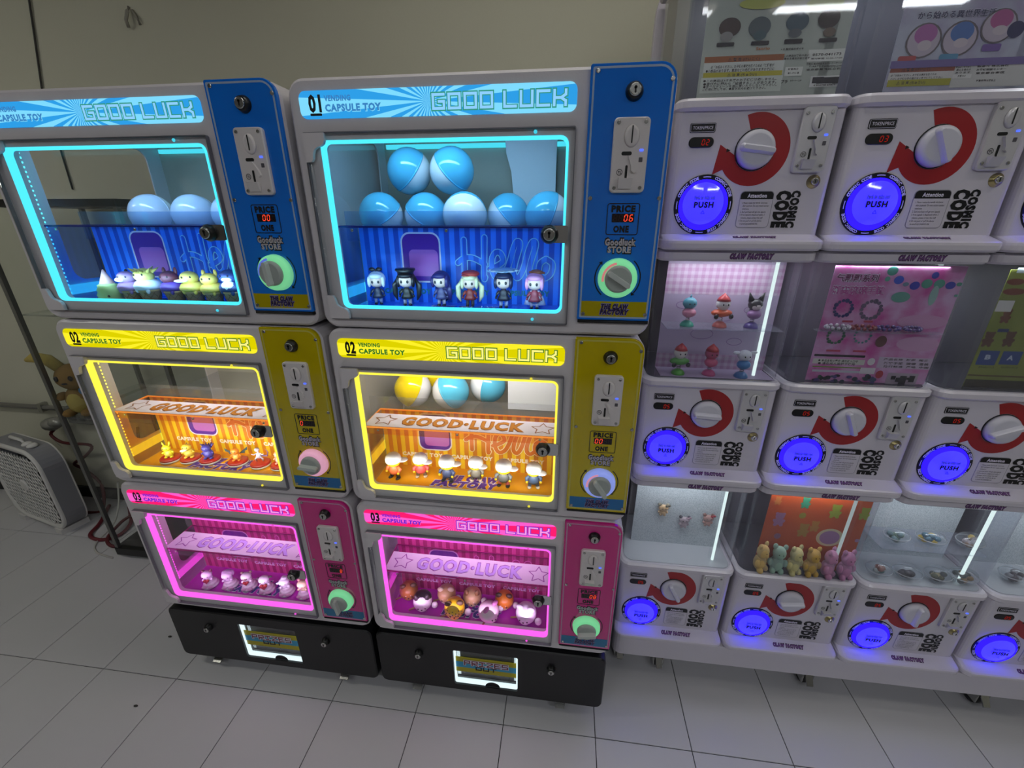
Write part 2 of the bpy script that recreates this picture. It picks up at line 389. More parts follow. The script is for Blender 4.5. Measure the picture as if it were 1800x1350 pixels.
def seg_digit(ch, h, lit=True):
    """seven segment digit strokes in a cell of height h"""
    w = h * 0.5; S = {'a': ((0, h), (w, h)), 'b': ((w, h), (w, h / 2)), 'c': ((w, h / 2), (w, 0)), 'd': ((0, 0), (w, 0)), 'e': ((0, 0), (0, h / 2)), 'f': ((0, h / 2), (0, h)), 'g': ((0, h / 2), (w, h / 2))}
    D = {'0': 'abcdef', '1': 'bc', '2': 'abged', '3': 'abgcd', '4': 'fgbc', '5': 'afgcd', '6': 'afgedc', '8': 'abcdefg', ' ': ''}
    on = D[ch] if lit else [k for k in 'abcdefg' if k not in D[ch]]
    m = MB()
    for k in on:
        a, b = S[k]; sx = 0.12
        m.ribbon([(a[0] + (b[0] - a[0]) * sx + a[1] * 0.12, a[1] + (b[1] - a[1]) * sx), (b[0] - (b[0] - a[0]) * sx + b[1] * 0.12, b[1] - (b[1] - a[1]) * sx)], h * 0.13, 0, 0)
    return m
def led_digits(parent, s, u, y, z, h, pitch, show_off=True, dim=False):
    for k, ch in enumerate(s):
        key = 'dig%s%.4f' % (ch, h)
        if ch != ' ': obj('lit_digit', shared(key, lambda: seg_digit(ch, h)), glow('red_led_dim', '#c8281e', 0.55) if dim else REDLED, parent, (u + k * pitch, y, z - h / 2))
        if show_off: obj('unlit_digit', shared(key + 'o', lambda: seg_digit('8' if ch == ' ' else ch, h, ch == ' ')), REDOFF, parent, (u + k * pitch, y, z - h / 2)) if ch != '8' else None

def screw_mb(r=0.0035):
    m = MB().disc(0, 0, [(r * 0.75, -0.0022), (r, -0.0012), (r, 0.0)], 12)
    return m
def keylock(parent, u, y, z, r=0.0115, name='key_lock'):
    a = obj(name, shared('lockring%.4f' % r, lambda: MB().disc(0, 0, [(r * 0.8, -0.012), (r * 1.0, -0.012), (r * 1.12, -0.006), (r * 1.3, -0.001), (r * 1.3, 0.0)], 20)), BLACK, parent, (u, y, z))
    b = obj('lock_core', shared('lockcore%.4f' % r, lambda: MB().disc(0, 0, [(r * 0.72, -0.0155), (r * 0.85, -0.0145), (r * 0.85, -0.011)], 20)), STEEL, a)
    obj('keyhole', shared('keyhole%.4f' % r, lambda: MB().plate(-r * 0.13, r * 0.13, -r * 0.45, r * 0.35, -0.0159, -0.0155, r * 0.1).disc(0, r * 0.25, [(r * 0.22, -0.0159), (r * 0.22, -0.0155)], 10)), INK, a)
    return a
def coin_acceptor(parent, u, y, z, m, w=0.066, h=0.128):
    """slotted coin acceptor with reject button, lever, status light and return cup; centred on u, z"""
    a = obj('coin_acceptor', shared('acceptor%.3f' % w, lambda: MB().plate(-w / 2, w / 2, -h / 2, h / 2, -0.009, 0, 0.008, 0.002)), m, parent, (u, y, z))
    def P(n, key, fn, mm, loc): obj(n, shared('ac' + key, fn), mm, a, loc)
    for sx in (-1, 1):
        for sz in (-1, 1): P('screw', 'screw', screw_mb, STEEL, (sx * (w / 2 - 0.0085), -0.009, sz * (h / 2 - 0.0085)))
    P('coin_entry', 'entry', lambda: MB().disc(0, 0, [(0.0095, -0.0045), (0.0125, -0.0035), (0.0145, 0.0)], 24, sz=1.35), m, (0.001, -0.009, 0.033))
    P('coin_slot', 'slot', lambda: MB().plate(-0.0012, 0.0012, -0.0145, 0.0145, -0.0006, 0.0, 0.001), INK, (0.001, -0.0137, 0.035))
    P('token_label', 'tok', lambda: MB().plate(-0.0095, 0.0095, -0.0032, 0.0032, -0.0006, 0, 0.003), INK, (-0.006, -0.009, 0.004))
    P('status_light', 'led', lambda: MB().plate(-0.0035, 0.0035, -0.002, 0.002, -0.0014, 0, 0.001), BLUELED, (0.021, -0.009, 0.009))
    P('light_label', 'ledlab', lambda: MB().plate(-0.0035, 0.0035, -0.004, 0.004, -0.0005, 0, 0.001), mat('grey_print', '#55525a', 0.4), (0.021, -0.009, -0.007))
    P('return_lever', 'lever', lambda: MB().prism([(-0.007, 0.011), (-0.003, 0.012), (0.009, -0.006), (0.011, -0.014), (0.006, -0.018), (0.001, -0.014), (0.0, -0.007)], -0.006, 0), m, (0.004, -0.009, -0.012))
    P('return_slot', 'rslot', lambda: MB().plate(-0.0022, 0.0022, -0.016, 0.016, -0.0006, 0, 0.002), INK, (-0.004, -0.009, -0.032))
    P('round_mark', 'mark', lambda: MB().ribbon(circ(0, 0, 0.0052, 16), 0.0011, 0, 0, True).ribbon([(-0.003, 0.0015), (0.0005, 0.0015)], 0.001, 0, 0).ribbon([(-0.0013, 0.0015), (-0.0013, -0.002)], 0.001, 0, 0).ribbon([(0.0015, 0.002), (0.0015, -0.002), (0.0035, -0.002)], 0.001, 0, 0), INK, (-0.0165, -0.0094, -0.028))
    P('return_cup', 'cup', lambda: MB().loops([[(-0.013, 0, 0.006), (0.013, 0, 0.006), (0.012, 0, -0.012), (-0.012, 0, -0.012)], [(-0.013, -0.012, 0.006), (0.013, -0.012, 0.006), (0.012, -0.004, -0.012), (-0.012, -0.004, -0.012)]]).box(-0.013, -0.011, -0.014, 0, 0.006, 0.0075), m, (-0.005, -0.009, -0.045))
    return a

def rail_mb(u0, u1, z0, z1, r, wd, y): return MB().frame((u0, u1, z0, z1, r), (u0 + wd, u1 - wd, z0 + wd, z1 - wd, _in(r, wd)), y, y + 0.0005)
HELLO = [[(0.02, 0.0), (0.02, 0.06)], [(0.056, 0.064), (0.054, 0.0), (0.056, -0.002)], [(0.008, 0.022), (0.02, 0.03), (0.036, 0.03), (0.056, 0.02)],
         [(0.064, 0.012), (0.078, 0.018), (0.088, 0.026), (0.084, 0.038), (0.076, 0.04), (0.069, 0.03), (0.069, 0.01), (0.076, -0.002), (0.088, 0.002), (0.098, 0.02), (0.106, 0.046), (0.112, 0.058), (0.117, 0.052), (0.108, 0.02), (0.107, 0.004), (0.114, -0.002), (0.123, 0.012), (0.132, 0.044), (0.139, 0.058), (0.144, 0.052), (0.135, 0.02), (0.134, 0.004), (0.141, -0.002), (0.15, 0.004)],
         [(0.162, 0.03), (0.152, 0.022), (0.151, 0.006), (0.16, -0.002), (0.171, 0.006), (0.173, 0.022), (0.162, 0.03)]]
def hello_mb(w, k=1.45):
    m = MB()
    for st in HELLO:
        P = [(p[0] * k, p[1] * k) for p in st]; Q = []
        for i in range(len(P) - 1):
            a, b, c, d = P[max(i - 1, 0)], P[i], P[i + 1], P[min(i + 2, len(P) - 1)]
            for q in range(5):
                f = q / 5; Q.append(tuple(0.5 * (2 * b[j] + (c[j] - a[j]) * f + (2 * a[j] - 5 * b[j] + 4 * c[j] - d[j]) * f * f + (3 * b[j] - a[j] - 3 * c[j] + d[j]) * f ** 3) for j in (0, 1)))
        m.ribbon(Q + [P[-1]], w, 0, 10)
    return m
def star_mb(r, w):
    pts = [((r if k % 2 == 0 else r * 0.5) * cos(pi / 2 + k * pi / 5), (r if k % 2 == 0 else r * 0.5) * sin(pi / 2 + k * pi / 5)) for k in range(10)]
    return MB().ribbon(pts, w, 0, 6, True)

PLACE = {0: 'top', 1: 'middle', 2: 'bottom'}
def vending_machine(tw, k, label, price, dial_rot, dial_cols, dial_lit):
    s = SCHEME[k]; n = s['n']
    t = thing('toy_vending_machine', label, 'vending machine', (TOWER_X[tw], TOWER_Y, Z_M[k]), 0, 'illuminated toy vending machines')
    PAN = mat('panel_acrylic_' + n, s['panel'], 0.12, coat=0.6); LED = glow('led_' + n, s['led'], 1.25, True)
    # --- cabinet
    obj('front_frame', shared('front_frame', lambda: MB().frame((-0.058, 0.704, 0, HM, 0.034), (-0.002, 0.512, 0.047, 0.396, 0.016), 0, 0.03, 6, 0.006)), WHITE, t)
    def skin2():   # open on the left, where the windowed side panel sits
        path = rr(-0.058, 0.704, 0, HM, 0.034, 6); q = rr(-0.054, 0.700, 0.004, HM - 0.004, 0.03, 6)
        return MB().loops([[(p[0], 0.03, p[2]) for p in path], [(p[0], 0.48, p[2]) for p in path], [(p[0], 0.48, p[2]) for p in q], [(p[0], 0.03, p[2]) for p in q]], False, False, closed=False)
    obj('cabinet_shell', shared('cabinet_shell', skin2), WHITE, t)
    def side():
        m = MB().frame((0.03, 0.48, 0.034, HM - 0.034, 0.001), (0.095, 0.42, 0.085, 0.445, 0.03), 0, 0.004)
        return m.xf(Matrix(((0, 1, 0, -0.058), (1, 0, 0, 0), (0, 0, 1, 0), (0, 0, 0, 1))))
    obj('side_panel', shared('side_panel', side), WHITE, t)
    obj('side_window', shared('side_window', lambda: MB().add([(-0.0565, 0.09, 0.08), (-0.0565, 0.43, 0.08), (-0.0565, 0.43, 0.45), (-0.0565, 0.09, 0.45)], [(0, 1, 2, 3)])), CLEAR, t)
    obj('partition', shared('partition', lambda: MB().box(0.524, 0.528, 0.03, 0.476, 0.004, HM - 0.004)), WHITE, t)
    obj('back_panel', shared('back_panel', lambda: MB().box(-0.054, 0.700, 0.472, 0.476, 0.004, HM - 0.004)), GREYIN, t)
    # --- marquee
    mq = obj('sign_panel', shared('sign_panel', lambda: MB().plate(-0.0337, 0.5237, 0.4342, 0.4831, -0.002, 0, 0.014, 0.0008)), printed('sign_' + n, 'rays', s['sign'][0], s['sign'][1], (0.235, 0.459, 4.3), emit=1.0), t)
    text(mq, n, 0.04, mat('num_' + n, s['num'], 0.4), 0.0, -0.0025, 0.4605, name='sign_number', bold=0.045, width=0.027)
    obj('number_plate', shared('number_plate', lambda: MB().plate(-0.0125, 0.0125, -0.0022, 0.0022, -0.0004, 0, 0.0015)), mat('num_' + n, s['num'], 0.4), mq, (0.0, -0.0021, 0.4415))
    text(mq, 'VENDING', 0.013, glow('sigtxt_' + n, s['sig_txt'], 0.9), 0.021, -0.0025, 0.4690, align='LEFT', bold=0.05, width=0.056)
    outlined(mq, 'CAPSULE TOY', 0.0165, glow('sigtxt_' + n, s['sig_txt'], 0.9), glow('sigbg_' + n, s['sign'][1 if k == 0 else 1], 0.95), 0.021, -0.0026, 0.4525, 0.05, align='LEFT', bold=0.05, width=0.118)
    obj('block_lettering', shared('blk_good', lambda: block_mb('GOOD LUCK', 0.262, 0.028, 0.0048)), glow('sighi_' + n, s['sig_hi'], 1.0), mq, (0.374, -0.0028, 0.4575))
    obj('block_outline', shared('blk_good_o', lambda: block_mb('GOOD LUCK', 0.2665, 0.0325, 0.0086)), glow('sigline_' + n, s['sig_line'], 0.85), mq, (0.374, -0.0024, 0.4575))
    # --- door
    dp = obj('door_pane', shared('door_pane', lambda: MB().poly([(-0.0322, 0.024), (0.5235, 0.024), (0.5235, 0.4089), (-0.0322, 0.4089)], -0.008)), CLEAR, t)
    obj('door_edge', shared('door_edge', lambda: MB().frame((-0.0335, 0.5248, 0.0228, 0.4101, 0.004), (-0.0315, 0.5228, 0.0248, 0.4081, 0.003), -0.009, 0.0)), mat('aluminium_edge', '#8e8d96', 0.3, 0.8), dp)
    obj('light_frame', shared('light_frame', lambda: MB().frame((-0.002, 0.512, 0.047, 0.396, 0.016), (0.0032, 0.5068, 0.0522, 0.3908, 0.012), -0.001, 0.015, 6)), LED, t)
    def bracket(flip):
        h, w = 0.054, 0.046
        pts = [(0, 0), (w, 0), (w, -0.014), (w - 0.003, -0.02), (w - 0.009, -0.024), (w - 0.017, -0.026), (0.021, -0.031), (0.018, -0.038), (0.016, -0.048), (0.012, -h + 0.001), (0, -h)]
        if flip: pts = [(a, -b) for a, b in reversed(pts)]
        return MB().prism(pts, -0.0125, -0.004)
    obj('corner_bracket', shared('bracket0', lambda: bracket(False)), WHITE, dp, (-0.032, 0, 0.4085))
    obj('corner_bracket', shared('bracket1', lambda: bracket(True)), WHITE, dp, (-0.032, 0, 0.0245))
    obj('hinge_rail', shared('hinge_rail', lambda: MB().tube([(-0.024, -0.009, 0.082), (-0.024, -0.009, 0.352)], 0.005, 8)), CLEAR, dp)
    for z in (0.4015, 0.0345): obj('door_stud', shared('door_stud', lambda: MB().disc(0, 0, [(0.0022, -0.003), (0.0036, -0.001), (0.0036, 0)], 12)), glow('stud_' + n, s['led'], 0.8), dp, (0.447, -0.008, z))
    lk = obj('door_lock_plate', shared('door_lock_plate', lambda: MB().plate(-0.014, 0.036, -0.016, 0.018, -0.012, -0.0085, 0.004)), CHROME, dp, (0.482, 0, 0.214))
    keylock(dp, 0.480, -0.012, 0.2145, 0.0145, name='door_lock')
    # --- light strips inside, along the side, top and floor
    obj('light_strip', shared('strip_v', lambda: MB().box(-0.052, -0.047, 0.034, 0.055, 0.04, 0.42)), glow('ledin_' + n, s['led'], 0.95), t)
    def beads(p0, p1, nn):
        m = MB()
        for q in range(nn):
            f = (q + 0.5) / nn; c = [a + (b - a) * f for a, b in zip(p0, p1)]; m.box(c[0] - 0.002, c[0] + 0.002, c[1] - 0.002, c[1] + 0.002, c[2] - 0.002, c[2] + 0.002)
        return m
    obj('light_beads', shared('beads_v', lambda: beads((-0.045, 0.062, 0.05), (-0.045, 0.062, 0.41), 34)), glow('bead_' + n, s['led'], 2.2), t, kind='stuff')
    obj('light_strip', shared('strip_t', lambda: MB().box(-0.045, 0.52, 0.034, 0.055, 0.494, 0.499)), glow('ledin_' + n, s['led'], 0.95), t)
    obj('light_strip', shared('strip_b', lambda: MB().box(-0.052, -0.046, 0.06, 0.46, 0.05, 0.075)), glow('ledin_' + n, s['led'], 0.95), t)
    obj('light_strip', shared('strip_bt', lambda: MB().box(-0.045, 0.52, 0.462, 0.47, 0.44, 0.452)), glow('ledin_' + n, s['led'], 0.95), t)
    lp = area('machine_lamp', (0.25, 0.06, 0.488), (R(38), 0, 0), 0.48, 0.05, s['power'], s['light'], t); lp.data.spread = R(120)
    lp = area('machine_lamp', (0.25, 0.034, 0.10), (R(78), 0, 0), 0.48, 0.03, s['power'] * (0.30, 0.30, 0.14)[k], s['light'], t); lp.data.spread = R(140)
    # --- stage with printed backdrop
    ztop = 0.226; zb = ztop if k < 2 else 0.335
    bd = obj('backdrop', shared('backdrop%d' % (k == 2), lambda: MB().box(-0.012, 0.52, 0.145, 0.149, 0.037, zb)), printed('stripes_' + n, 'stripes', s['s1'], s['s2'], (38, 0.5)), t)
    yb = 0.1446
    ICOL, PCOL = mat('hello_' + n, s['hello'], 0.4), mat('hello_o_' + n, s['hello_o'], 0.4)
    zh = 0.108 if k < 2 else 0.115
    obj('hello_lettering', shared('hello_a', lambda: hello_mb(0.012)), printed('hello_fill_' + n, 'stripes', s['hello'], s['s2'] if k == 0 else s['hello'], (38, 0.5)), bd, (0.232, yb - 0.0014, zh))
    obj('hello_outline', shared('hello_b', lambda: hello_mb(0.0165)), PCOL, bd, (0.232, yb - 0.0003, zh))
    # plain purple patch where the print shows a mascot
    obj('print_patch_outline', shared('patch_o', lambda: MB().poly(loop2(-0.052, 0.052, -0.062, 0.062, 0.024))), OUTW, bd, (0.148, yb - 0.0002, 0.151 if k == 0 else 0.158))
    obj('print_patch', shared('patch_p', lambda: MB().poly(loop2(-0.048, 0.048, -0.058, 0.058, 0.021))), PURPLE, bd, (0.148, yb - 0.0004, 0.151 if k == 0 else 0.158))
    obj('print_patch', shared('patch_q', lambda: MB().poly(loop2(-0.032, 0.044, -0.046, 0.02, 0.012))), PINKP, bd, (0.148, yb - 0.0006, 0.151 if k == 0 else 0.158))
    for q in range(3): text(bd, 'CAPSULE TOY', 0.017, mat('ctx_' + n, s['ctx'], 0.4), 0.105 + q * 0.155, yb - 0.0008, 0.079 if k else 0.066, bold=0.06, width=0.128)
    fl = obj('stage_floor', shared('stage_floor', lambda: MB().box(-0.012, 0.52, 0.016, 0.145, 0.031, 0.037)), mat('stage_print_' + n, s['floor'], 0.22, coat=0.3), t)
    for txt, dy, wd, du in (('THE CLAW', 0.092, 0.17, 0.012), ('FACTORY', 0.062, 0.2, 0.0)):
        outlined(fl, txt, 0.034, mat('claw_print_' + n, s['ftxt'], 0.35), OUTW, 0.255 + du, dy, 0.0382, 0.045, rot=(R(-90), 0, 0), bold=0.085, shear=0.25, width=wd)
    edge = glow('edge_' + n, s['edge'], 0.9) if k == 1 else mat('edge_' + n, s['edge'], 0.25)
    AC = clear('stage_acrylic_' + n, s['tint'], 0.03)
    st = obj('stage_top', shared('stage_top', lambda: MB().box(-0.012, 0.52, 0.028, 0.142, ztop, ztop + 0.003)), AC, t)
    obj('acrylic_edge', shared('acrylic_edge', lambda: MB().box(-0.012, 0.52, 0.0265, 0.028, ztop - 0.0005, ztop + 0.0035).box(-0.0135, -0.012, 0.028, 0.142, ztop - 0.0005, ztop + 0.0035).box(-0.012, 0.52, 0.142, 0.1435, ztop - 0.0005, ztop + 0.0035)), edge, st)
    obj('stage_side', shared('stage_side', lambda: MB().box(-0.0145, -0.0125, 0.028, 0.142, 0.037, ztop)), AC, t)
    obj('acrylic_edge', shared('acrylic_edge2', lambda: MB().box(-0.0145, -0.0122, 0.0265, 0.028, 0.037, ztop)), edge, st)
    for q in (0.03, 0.25, 0.47): obj('stage_screw', shared('acscrew', screw_mb), STEEL, st, (q, 0.0265, ztop - 0.006))
    if k > 0:
        obj('front_lip', shared('front_lip', lambda: MB().box(-0.012, 0.52, 0.0262, 0.028, ztop - 0.018, ztop)), AC, st)
        bn = obj('banner', shared('banner', lambda: MB().box(-0.011, 0.519, 0.03, 0.108, ztop + 0.0032, ztop + 0.0042)), mat('banner_card_' + n, '#d8cfe0', 0.5), t)
        outlined(bn, 'GOOD\u00b7LUCK', 0.062, mat('banner_txt_' + n, '#c07a2a' if k == 1 else '#b9a2e6', 0.4), mat('banner_line_' + n, '#8a4a1a' if k == 1 else '#8a4a9a', 0.4), 0.255, 0.068, ztop + 0.0052, 0.03, rot=(R(-90), 0, 0), bold=0.04, width=0.34)
        for q in (0.035, 0.475): obj('star_print', shared('star', lambda: star_mb(0.032, 0.0028)), mat('banner_line_' + n, '#8a4a1a' if k == 1 else '#8a4a9a', 0.4), bn, (q, 0.068, ztop + 0.0046), (R(-90), 0, 0))
    # --- clear bin behind the stage
    bb = obj('storage_bin', shared('storage_bin', lambda: MB().box(-0.05, 0.522, 0.155, 0.47, 0.19, 0.194).box(-0.05, 0.522, 0.155, 0.158, 0.194, 0.262)), clear('bin_acrylic_' + n, (0.75, 0.86, 1.0) if k == 0 else (0.93, 0.94, 0.96), 0.03, film=0.06, filmcol=(0.4, 0.6, 0.8) if k == 0 else (0.6, 0.6, 0.6)), t)
    obj('chute_housing', shared('chute%d' % (k == 0), lambda: MB().prism([(0.345, 0.19), (0.475, 0.19), (0.475, 0.49), (0.325, 0.49), (0.33, 0.42), (0.345, 0.37), (0.352, 0.3)], 0.425, 0.47) if k == 0 else MB().prism([(0.355, 0.1945), (0.52, 0.1945), (0.52, 0.30), (0.42, 0.345), (0.355, 0.29)], 0.26, 0.47)), mat('chute_plastic', '#dfe3ee', 0.4), t)
    # --- control panel
    p = obj('control_panel', shared('control_panel', lambda: MB().plate(0.546, 0.7005, 0.0375, 0.5066, -0.009, 0, (0.003, 0.003, 0.03, 0.004), 0.001, 6)), PAN, t)
    obj('panel_line', shared('panel_line', lambda: MB().frame((0.5505, 0.696, 0.042, 0.502, (0.003, 0.003, 0.026, 0.003)), (0.5540, 0.6925, 0.0455, 0.4985, (0.002, 0.002, 0.0225, 0.002)), -0.0095, -0.0088, 6)), mat('panel_line_' + n, ('#9fb6d2', '#c9bf5a', '#c890b4')[k], 0.4), p)
    obj('panel_hinge_shade', shared('panel_hinge_shade', lambda: MB().box(0.548, 0.70, -0.007, 0, 0.030, 0.0372).tube([(0.55, -0.007, 0.0335), (0.698, -0.007, 0.0335)], 0.003, 8)), DARK, p)  # hinge strip; its dark colour also paints the shadow gap below the panel
    for q in ((0.5595, 0.4955), (0.6925, 0.4795), (0.559, 0.283), (0.6925, 0.2825), (0.559, 0.0505), (0.691, 0.051)):
        obj('panel_screw', shared('panel_screw', lambda: screw_mb(0.0042)), STEEL, p, (q[0], -0.009, q[1]))
    keylock(p, 0.6269, -0.009, 0.4621, 0.0125)
    coin_acceptor(t, 0.6275, -0.009, 0.3565, ACCW)
    pf = obj('price_frame', shared('price_frame', lambda: rail_mb(0.594, 0.658, 0.214, 0.274, 0.005, 0.0016, -0.0096)), INK, p)
    text(pf, 'PRICE', 0.0165, INK, 0.626, -0.0097, 0.2635, bold=0.06, width=0.047)
    text(pf, 'ONE', 0.0165, INK, 0.6245, -0.0097, 0.2255, bold=0.06, width=0.031)
    pd = obj('price_display', shared('price_display', lambda: MB().plate(0.6045, 0.6482, 0.2385, 0.2545, -0.0098, -0.009, 0.001)), mat('display_face', '#241c22', 0.15), t)
    led_digits(pd, price, 0.6075, -0.0102, 0.2465, 0.0115, 0.0105)
    outlined(p, 'Goodluck', 0.0175, mat('panel_silver', '#bdb9c2', 0.35), INK, 0.6255, -0.0103, 0.2, 0.08, bold=0.05, width=0.062)
    outlined(p, 'STORE', 0.0165, mat('panel_silver', '#bdb9c2', 0.35), INK, 0.6245, -0.0103, 0.1855, 0.09, bold=0.05, width=0.047)
    fs = obj('factory_strip', shared('factory_strip', lambda: MB().plate(0.5532, 0.6933, 0.0447, 0.0785, -0.0094, -0.0088, 0.0015)), mat('strip_' + n, s['strip'], 0.2), p)
    for txt, z, wd in (('THE CLAW', 0.0675, 0.058), ('FACTORY', 0.0555, 0.062)):
        outlined(fs, txt, 0.0135, mat('claw_purple', '#241048', 0.4), mat('claw_pale', '#8a80ac', 0.4), 0.6255, -0.0104, z, 0.09, bold=0.06, shear=0.2, width=wd)
    # --- dial with lit ring
    d = obj('dial_ring', shared('dial_ring', lambda: MB().disc(0, 0, [(0.029, -0.018), (0.034, -0.018), (0.0395, -0.012), (0.041, 0.0)], 36)), mat('dial_frost_' + dial_lit, dial_lit, 0.35, emit=dial_lit, estr=0.55), t, (0.626, -0.009, 0.128))
    def arc(a0, a1, r0, r1, y):
        m = MB(); N = 10; pts = [a0 + (a1 - a0) * q / N for q in range(N + 1)]
        return m.poly([(r1 * cos(a), r1 * sin(a)) for a in pts] + [(r0 * cos(a), r0 * sin(a)) for a in reversed(pts)], y)
    if dial_cols: obj('ring_light_segment', shared('ring_seg', lambda: arc(R(100), R(190), 0.0292, 0.0342, -0.0184)), glow('seg' + dial_cols, dial_cols, 0.7), d)
    kb = obj('dial_knob', shared('dial_knob', lambda: MB().disc(0, 0, [(0.0235, -0.024), (0.0265, -0.021), (0.028, -0.016), (0.028, 0)], 32)), mat('knob_frost', '#a9b0ac', 0.35), d, (0, -0.004, 0))
    obj('knob_grip', shared('knob_grip', lambda: MB().loops([rr(-0.0265, 0.0265, -0.0055, 0.0055, 0.005, 4, -0.024), rr(-0.0262, 0.0262, -0.0045, 0.0045, 0.004, 4, -0.037)])), mat('knob_grip', '#c3cac6', 0.3), kb, (0, 0, 0), (0, dial_rot, 0))
    def ar(a0, a1):
        m = MB(); N = 14; pts = [(0.047 * cos(a0 + (a1 - a0) * q / N), 0.047 * sin(a0 + (a1 - a0) * q / N)) for q in range(N + 1)]
        m.ribbon(pts, 0.0022, 0, 8); e = pts[-1]; tx, tz = pts[-1][0] - pts[-2][0], pts[-1][1] - pts[-2][1]; l = math.hypot(tx, tz); tx, tz = tx / l, tz / l
        return m.poly([(e[0] + tx * 0.006, e[1] + tz * 0.006), (e[0] - tz * 0.005, e[1] + tx * 0.005), (e[0] + tz * 0.005, e[1] - tx * 0.005)])
    obj('turn_arrow', shared('turn_arrow0', lambda: ar(R(48), R(-42))), INK, p, (0.626, -0.0096, 0.128))
    obj('turn_arrow', shared('turn_arrow1', lambda: ar(R(228), R(142))), INK, p, (0.626, -0.0096, 0.128))
    return t

G, PK, VI = '#7fe0a0', '#e8a9c4', '#8fa0f0'
vending_machine('a', 0, 'cyan-lit vending machine with blue control panel, holding ice cream figures', ' 00 ', R(85), '#6a7cf0', G)
vending_machine('b', 0, 'cyan-lit vending machine with sign 01, holding six doll figures and blue balls', '  06', R(32), '#e89090', G)
vending_machine('a', 1, 'yellow-lit vending machine holding small creatures on red discs', '0   ', R(5), None, PK)
vending_machine('b', 1, 'yellow-lit vending machine holding figures in white caps below two-tone balls', '00  ', R(55), '#f0a0b8', VI)
vending_machine('a', 2, 'pink-lit vending machine holding white figures with red hearts', '   8', R(82), None, G)
vending_machine('b', 2, 'pink-lit vending machine holding round animal head toys', '  08', R(-10), None, G)

# ------------------------------------------------------------------ black prize bases under the towers
def prize_base(tw, label):
    t = thing('prize_base', label, 'prize base', (TOWER_X[tw], TOWER_Y, 0), 0, 'black prize bases')
    obj('cabinet', shared('pb_cabinet', lambda: MB().box(-0.04, 0.69, 0.03, 0.47, 0.09, 0.317)), BLACKP, t)
    f = obj('front_panel', shared('pb_front', lambda: MB().frame((-0.062, 0.699, 0.062, 0.297, 0.022), (0.202, 0.419, 0.092, 0.256, 0.006), 0.0, 0.03, 5, 0.004)), BLACKP, t)
    for u in (0.085, 0.528): keylock(f, u, 0.0, 0.224, 0.0115)
    d = obj('prize_flap', shared('pb_flap', lambda: MB().plate(0.206, 0.415, 0.097, 0.252, 0.012, 0.016, 0.004)), CLEAR, t)
    obj('flap_light', shared('pb_light', lambda: MB().frame((0.203, 0.418, 0.093, 0.255, 0.006), (0.2075, 0.4135, 0.0985, 0.2515, 0.004), 0.006, 0.02)), glow('prize_light', '#e6fbff', 1.1), d)
    bandm = MB().box(0.207, 0.414, 0.0105, 0.0118, 0.144, 0.214)
    b = obj('sign_band', bandm, mat('prize_yellow', '#b8ab10', 0.35), d)
    obj('sign_stripe', MB().box(0.207, 0.414, 0.0098, 0.0104, 0.166, 0.192), mat('prize_blue', '#3aa0cc', 0.35), d)
    obj('block_lettering', shared('blk_prizes', lambda: block_mb('PRIZES', 0.15, 0.023, 0.0042)), mat('prize_red', '#7a3040', 0.4), d, (0.311, 0.0090, 0.1905))
    obj('block_outline', shared('blk_prizes_o', lambda: block_mb('PRIZES', 0.154, 0.027, 0.0085)), OUTW, d, (0.311, 0.0094, 0.1905))
    obj('block_lettering', shared('blk_out', lambda: block_mb('OUT', 0.072, 0.018, 0.0042)), INK, d, (0.311, 0.0090, 0.168))
    obj('finger_notch', shared('pb_notch', lambda: MB().poly([(0.025 * cos(pi * q / 12), 0.021 * sin(pi * q / 12)) for q in range(13)])), BLACKP, d, (0.333, 0.0055, 0.0925))
    # lit prize tray
    obj('tray', MB().box(0.17, 0.45, 0.14, 0.145, 0.09, 0.26).box(0.17, 0.45, 0.02, 0.14, 0.088, 0.092), mat('tray_plastic', '#dfe8ea', 0.5), t)
    obj('tray_back', MB().box(0.224, 0.395, 0.11, 0.13, 0.12, 0.262), DARK, t)
    obj('tray_lamp', MB().box(0.206, 0.218, 0.03, 0.06, 0.10, 0.25).box(0.404, 0.414, 0.03, 0.06, 0.10, 0.25), glow('tray_lamp', '#e6fbff', 1.2), t)
    area('prize_lamp', (0.31, 0.07, 0.245), (0, 0, 0), 0.18, 0.03, 0.28, (0.88, 0.97, 1.0), t)
    for u in (0.06, 0.563):
        for v in (0.06, 0.42):
            c = obj('caster', shared('pb_caster', lambda: MB().box(-0.022, 0.022, -0.02, 0.02, 0.062, 0.09).box(-0.018, -0.013, -0.015, 0.02, 0.02, 0.065).box(0.013, 0.018, -0.015, 0.02, 0.02, 0.065)), STEEL, t, (u, v, 0))
            obj('wheel', shared('pb_wheel', lambda: MB().disc(0, 0, [(0.02, -0.011), (0.028, -0.008), (0.028, 0.008), (0.02, 0.011)], 18).xf(Matrix(((0, 1, 0, 0), (1, 0, 0, 0.012), (0, 0, 1, 0.028), (0, 0, 0, 1))))), BLACK, c)
            obj('brake_pedal', shared('pb_brake', lambda: MB().loops([[(-0.02, -0.02, 0.05), (0.02, -0.02, 0.05), (0.02, -0.02, 0.055), (-0.02, -0.02, 0.055)], [(-0.014, -0.058, 0.03), (0.016, -0.058, 0.03), (0.016, -0.06, 0.036), (-0.014, -0.06, 0.036)]])), STEEL, c)
    return t
prize_base('a', 'black prize base with lit flap, below the heart figure machine')
prize_base('b', 'black prize base with lit flap, below the animal head machine')

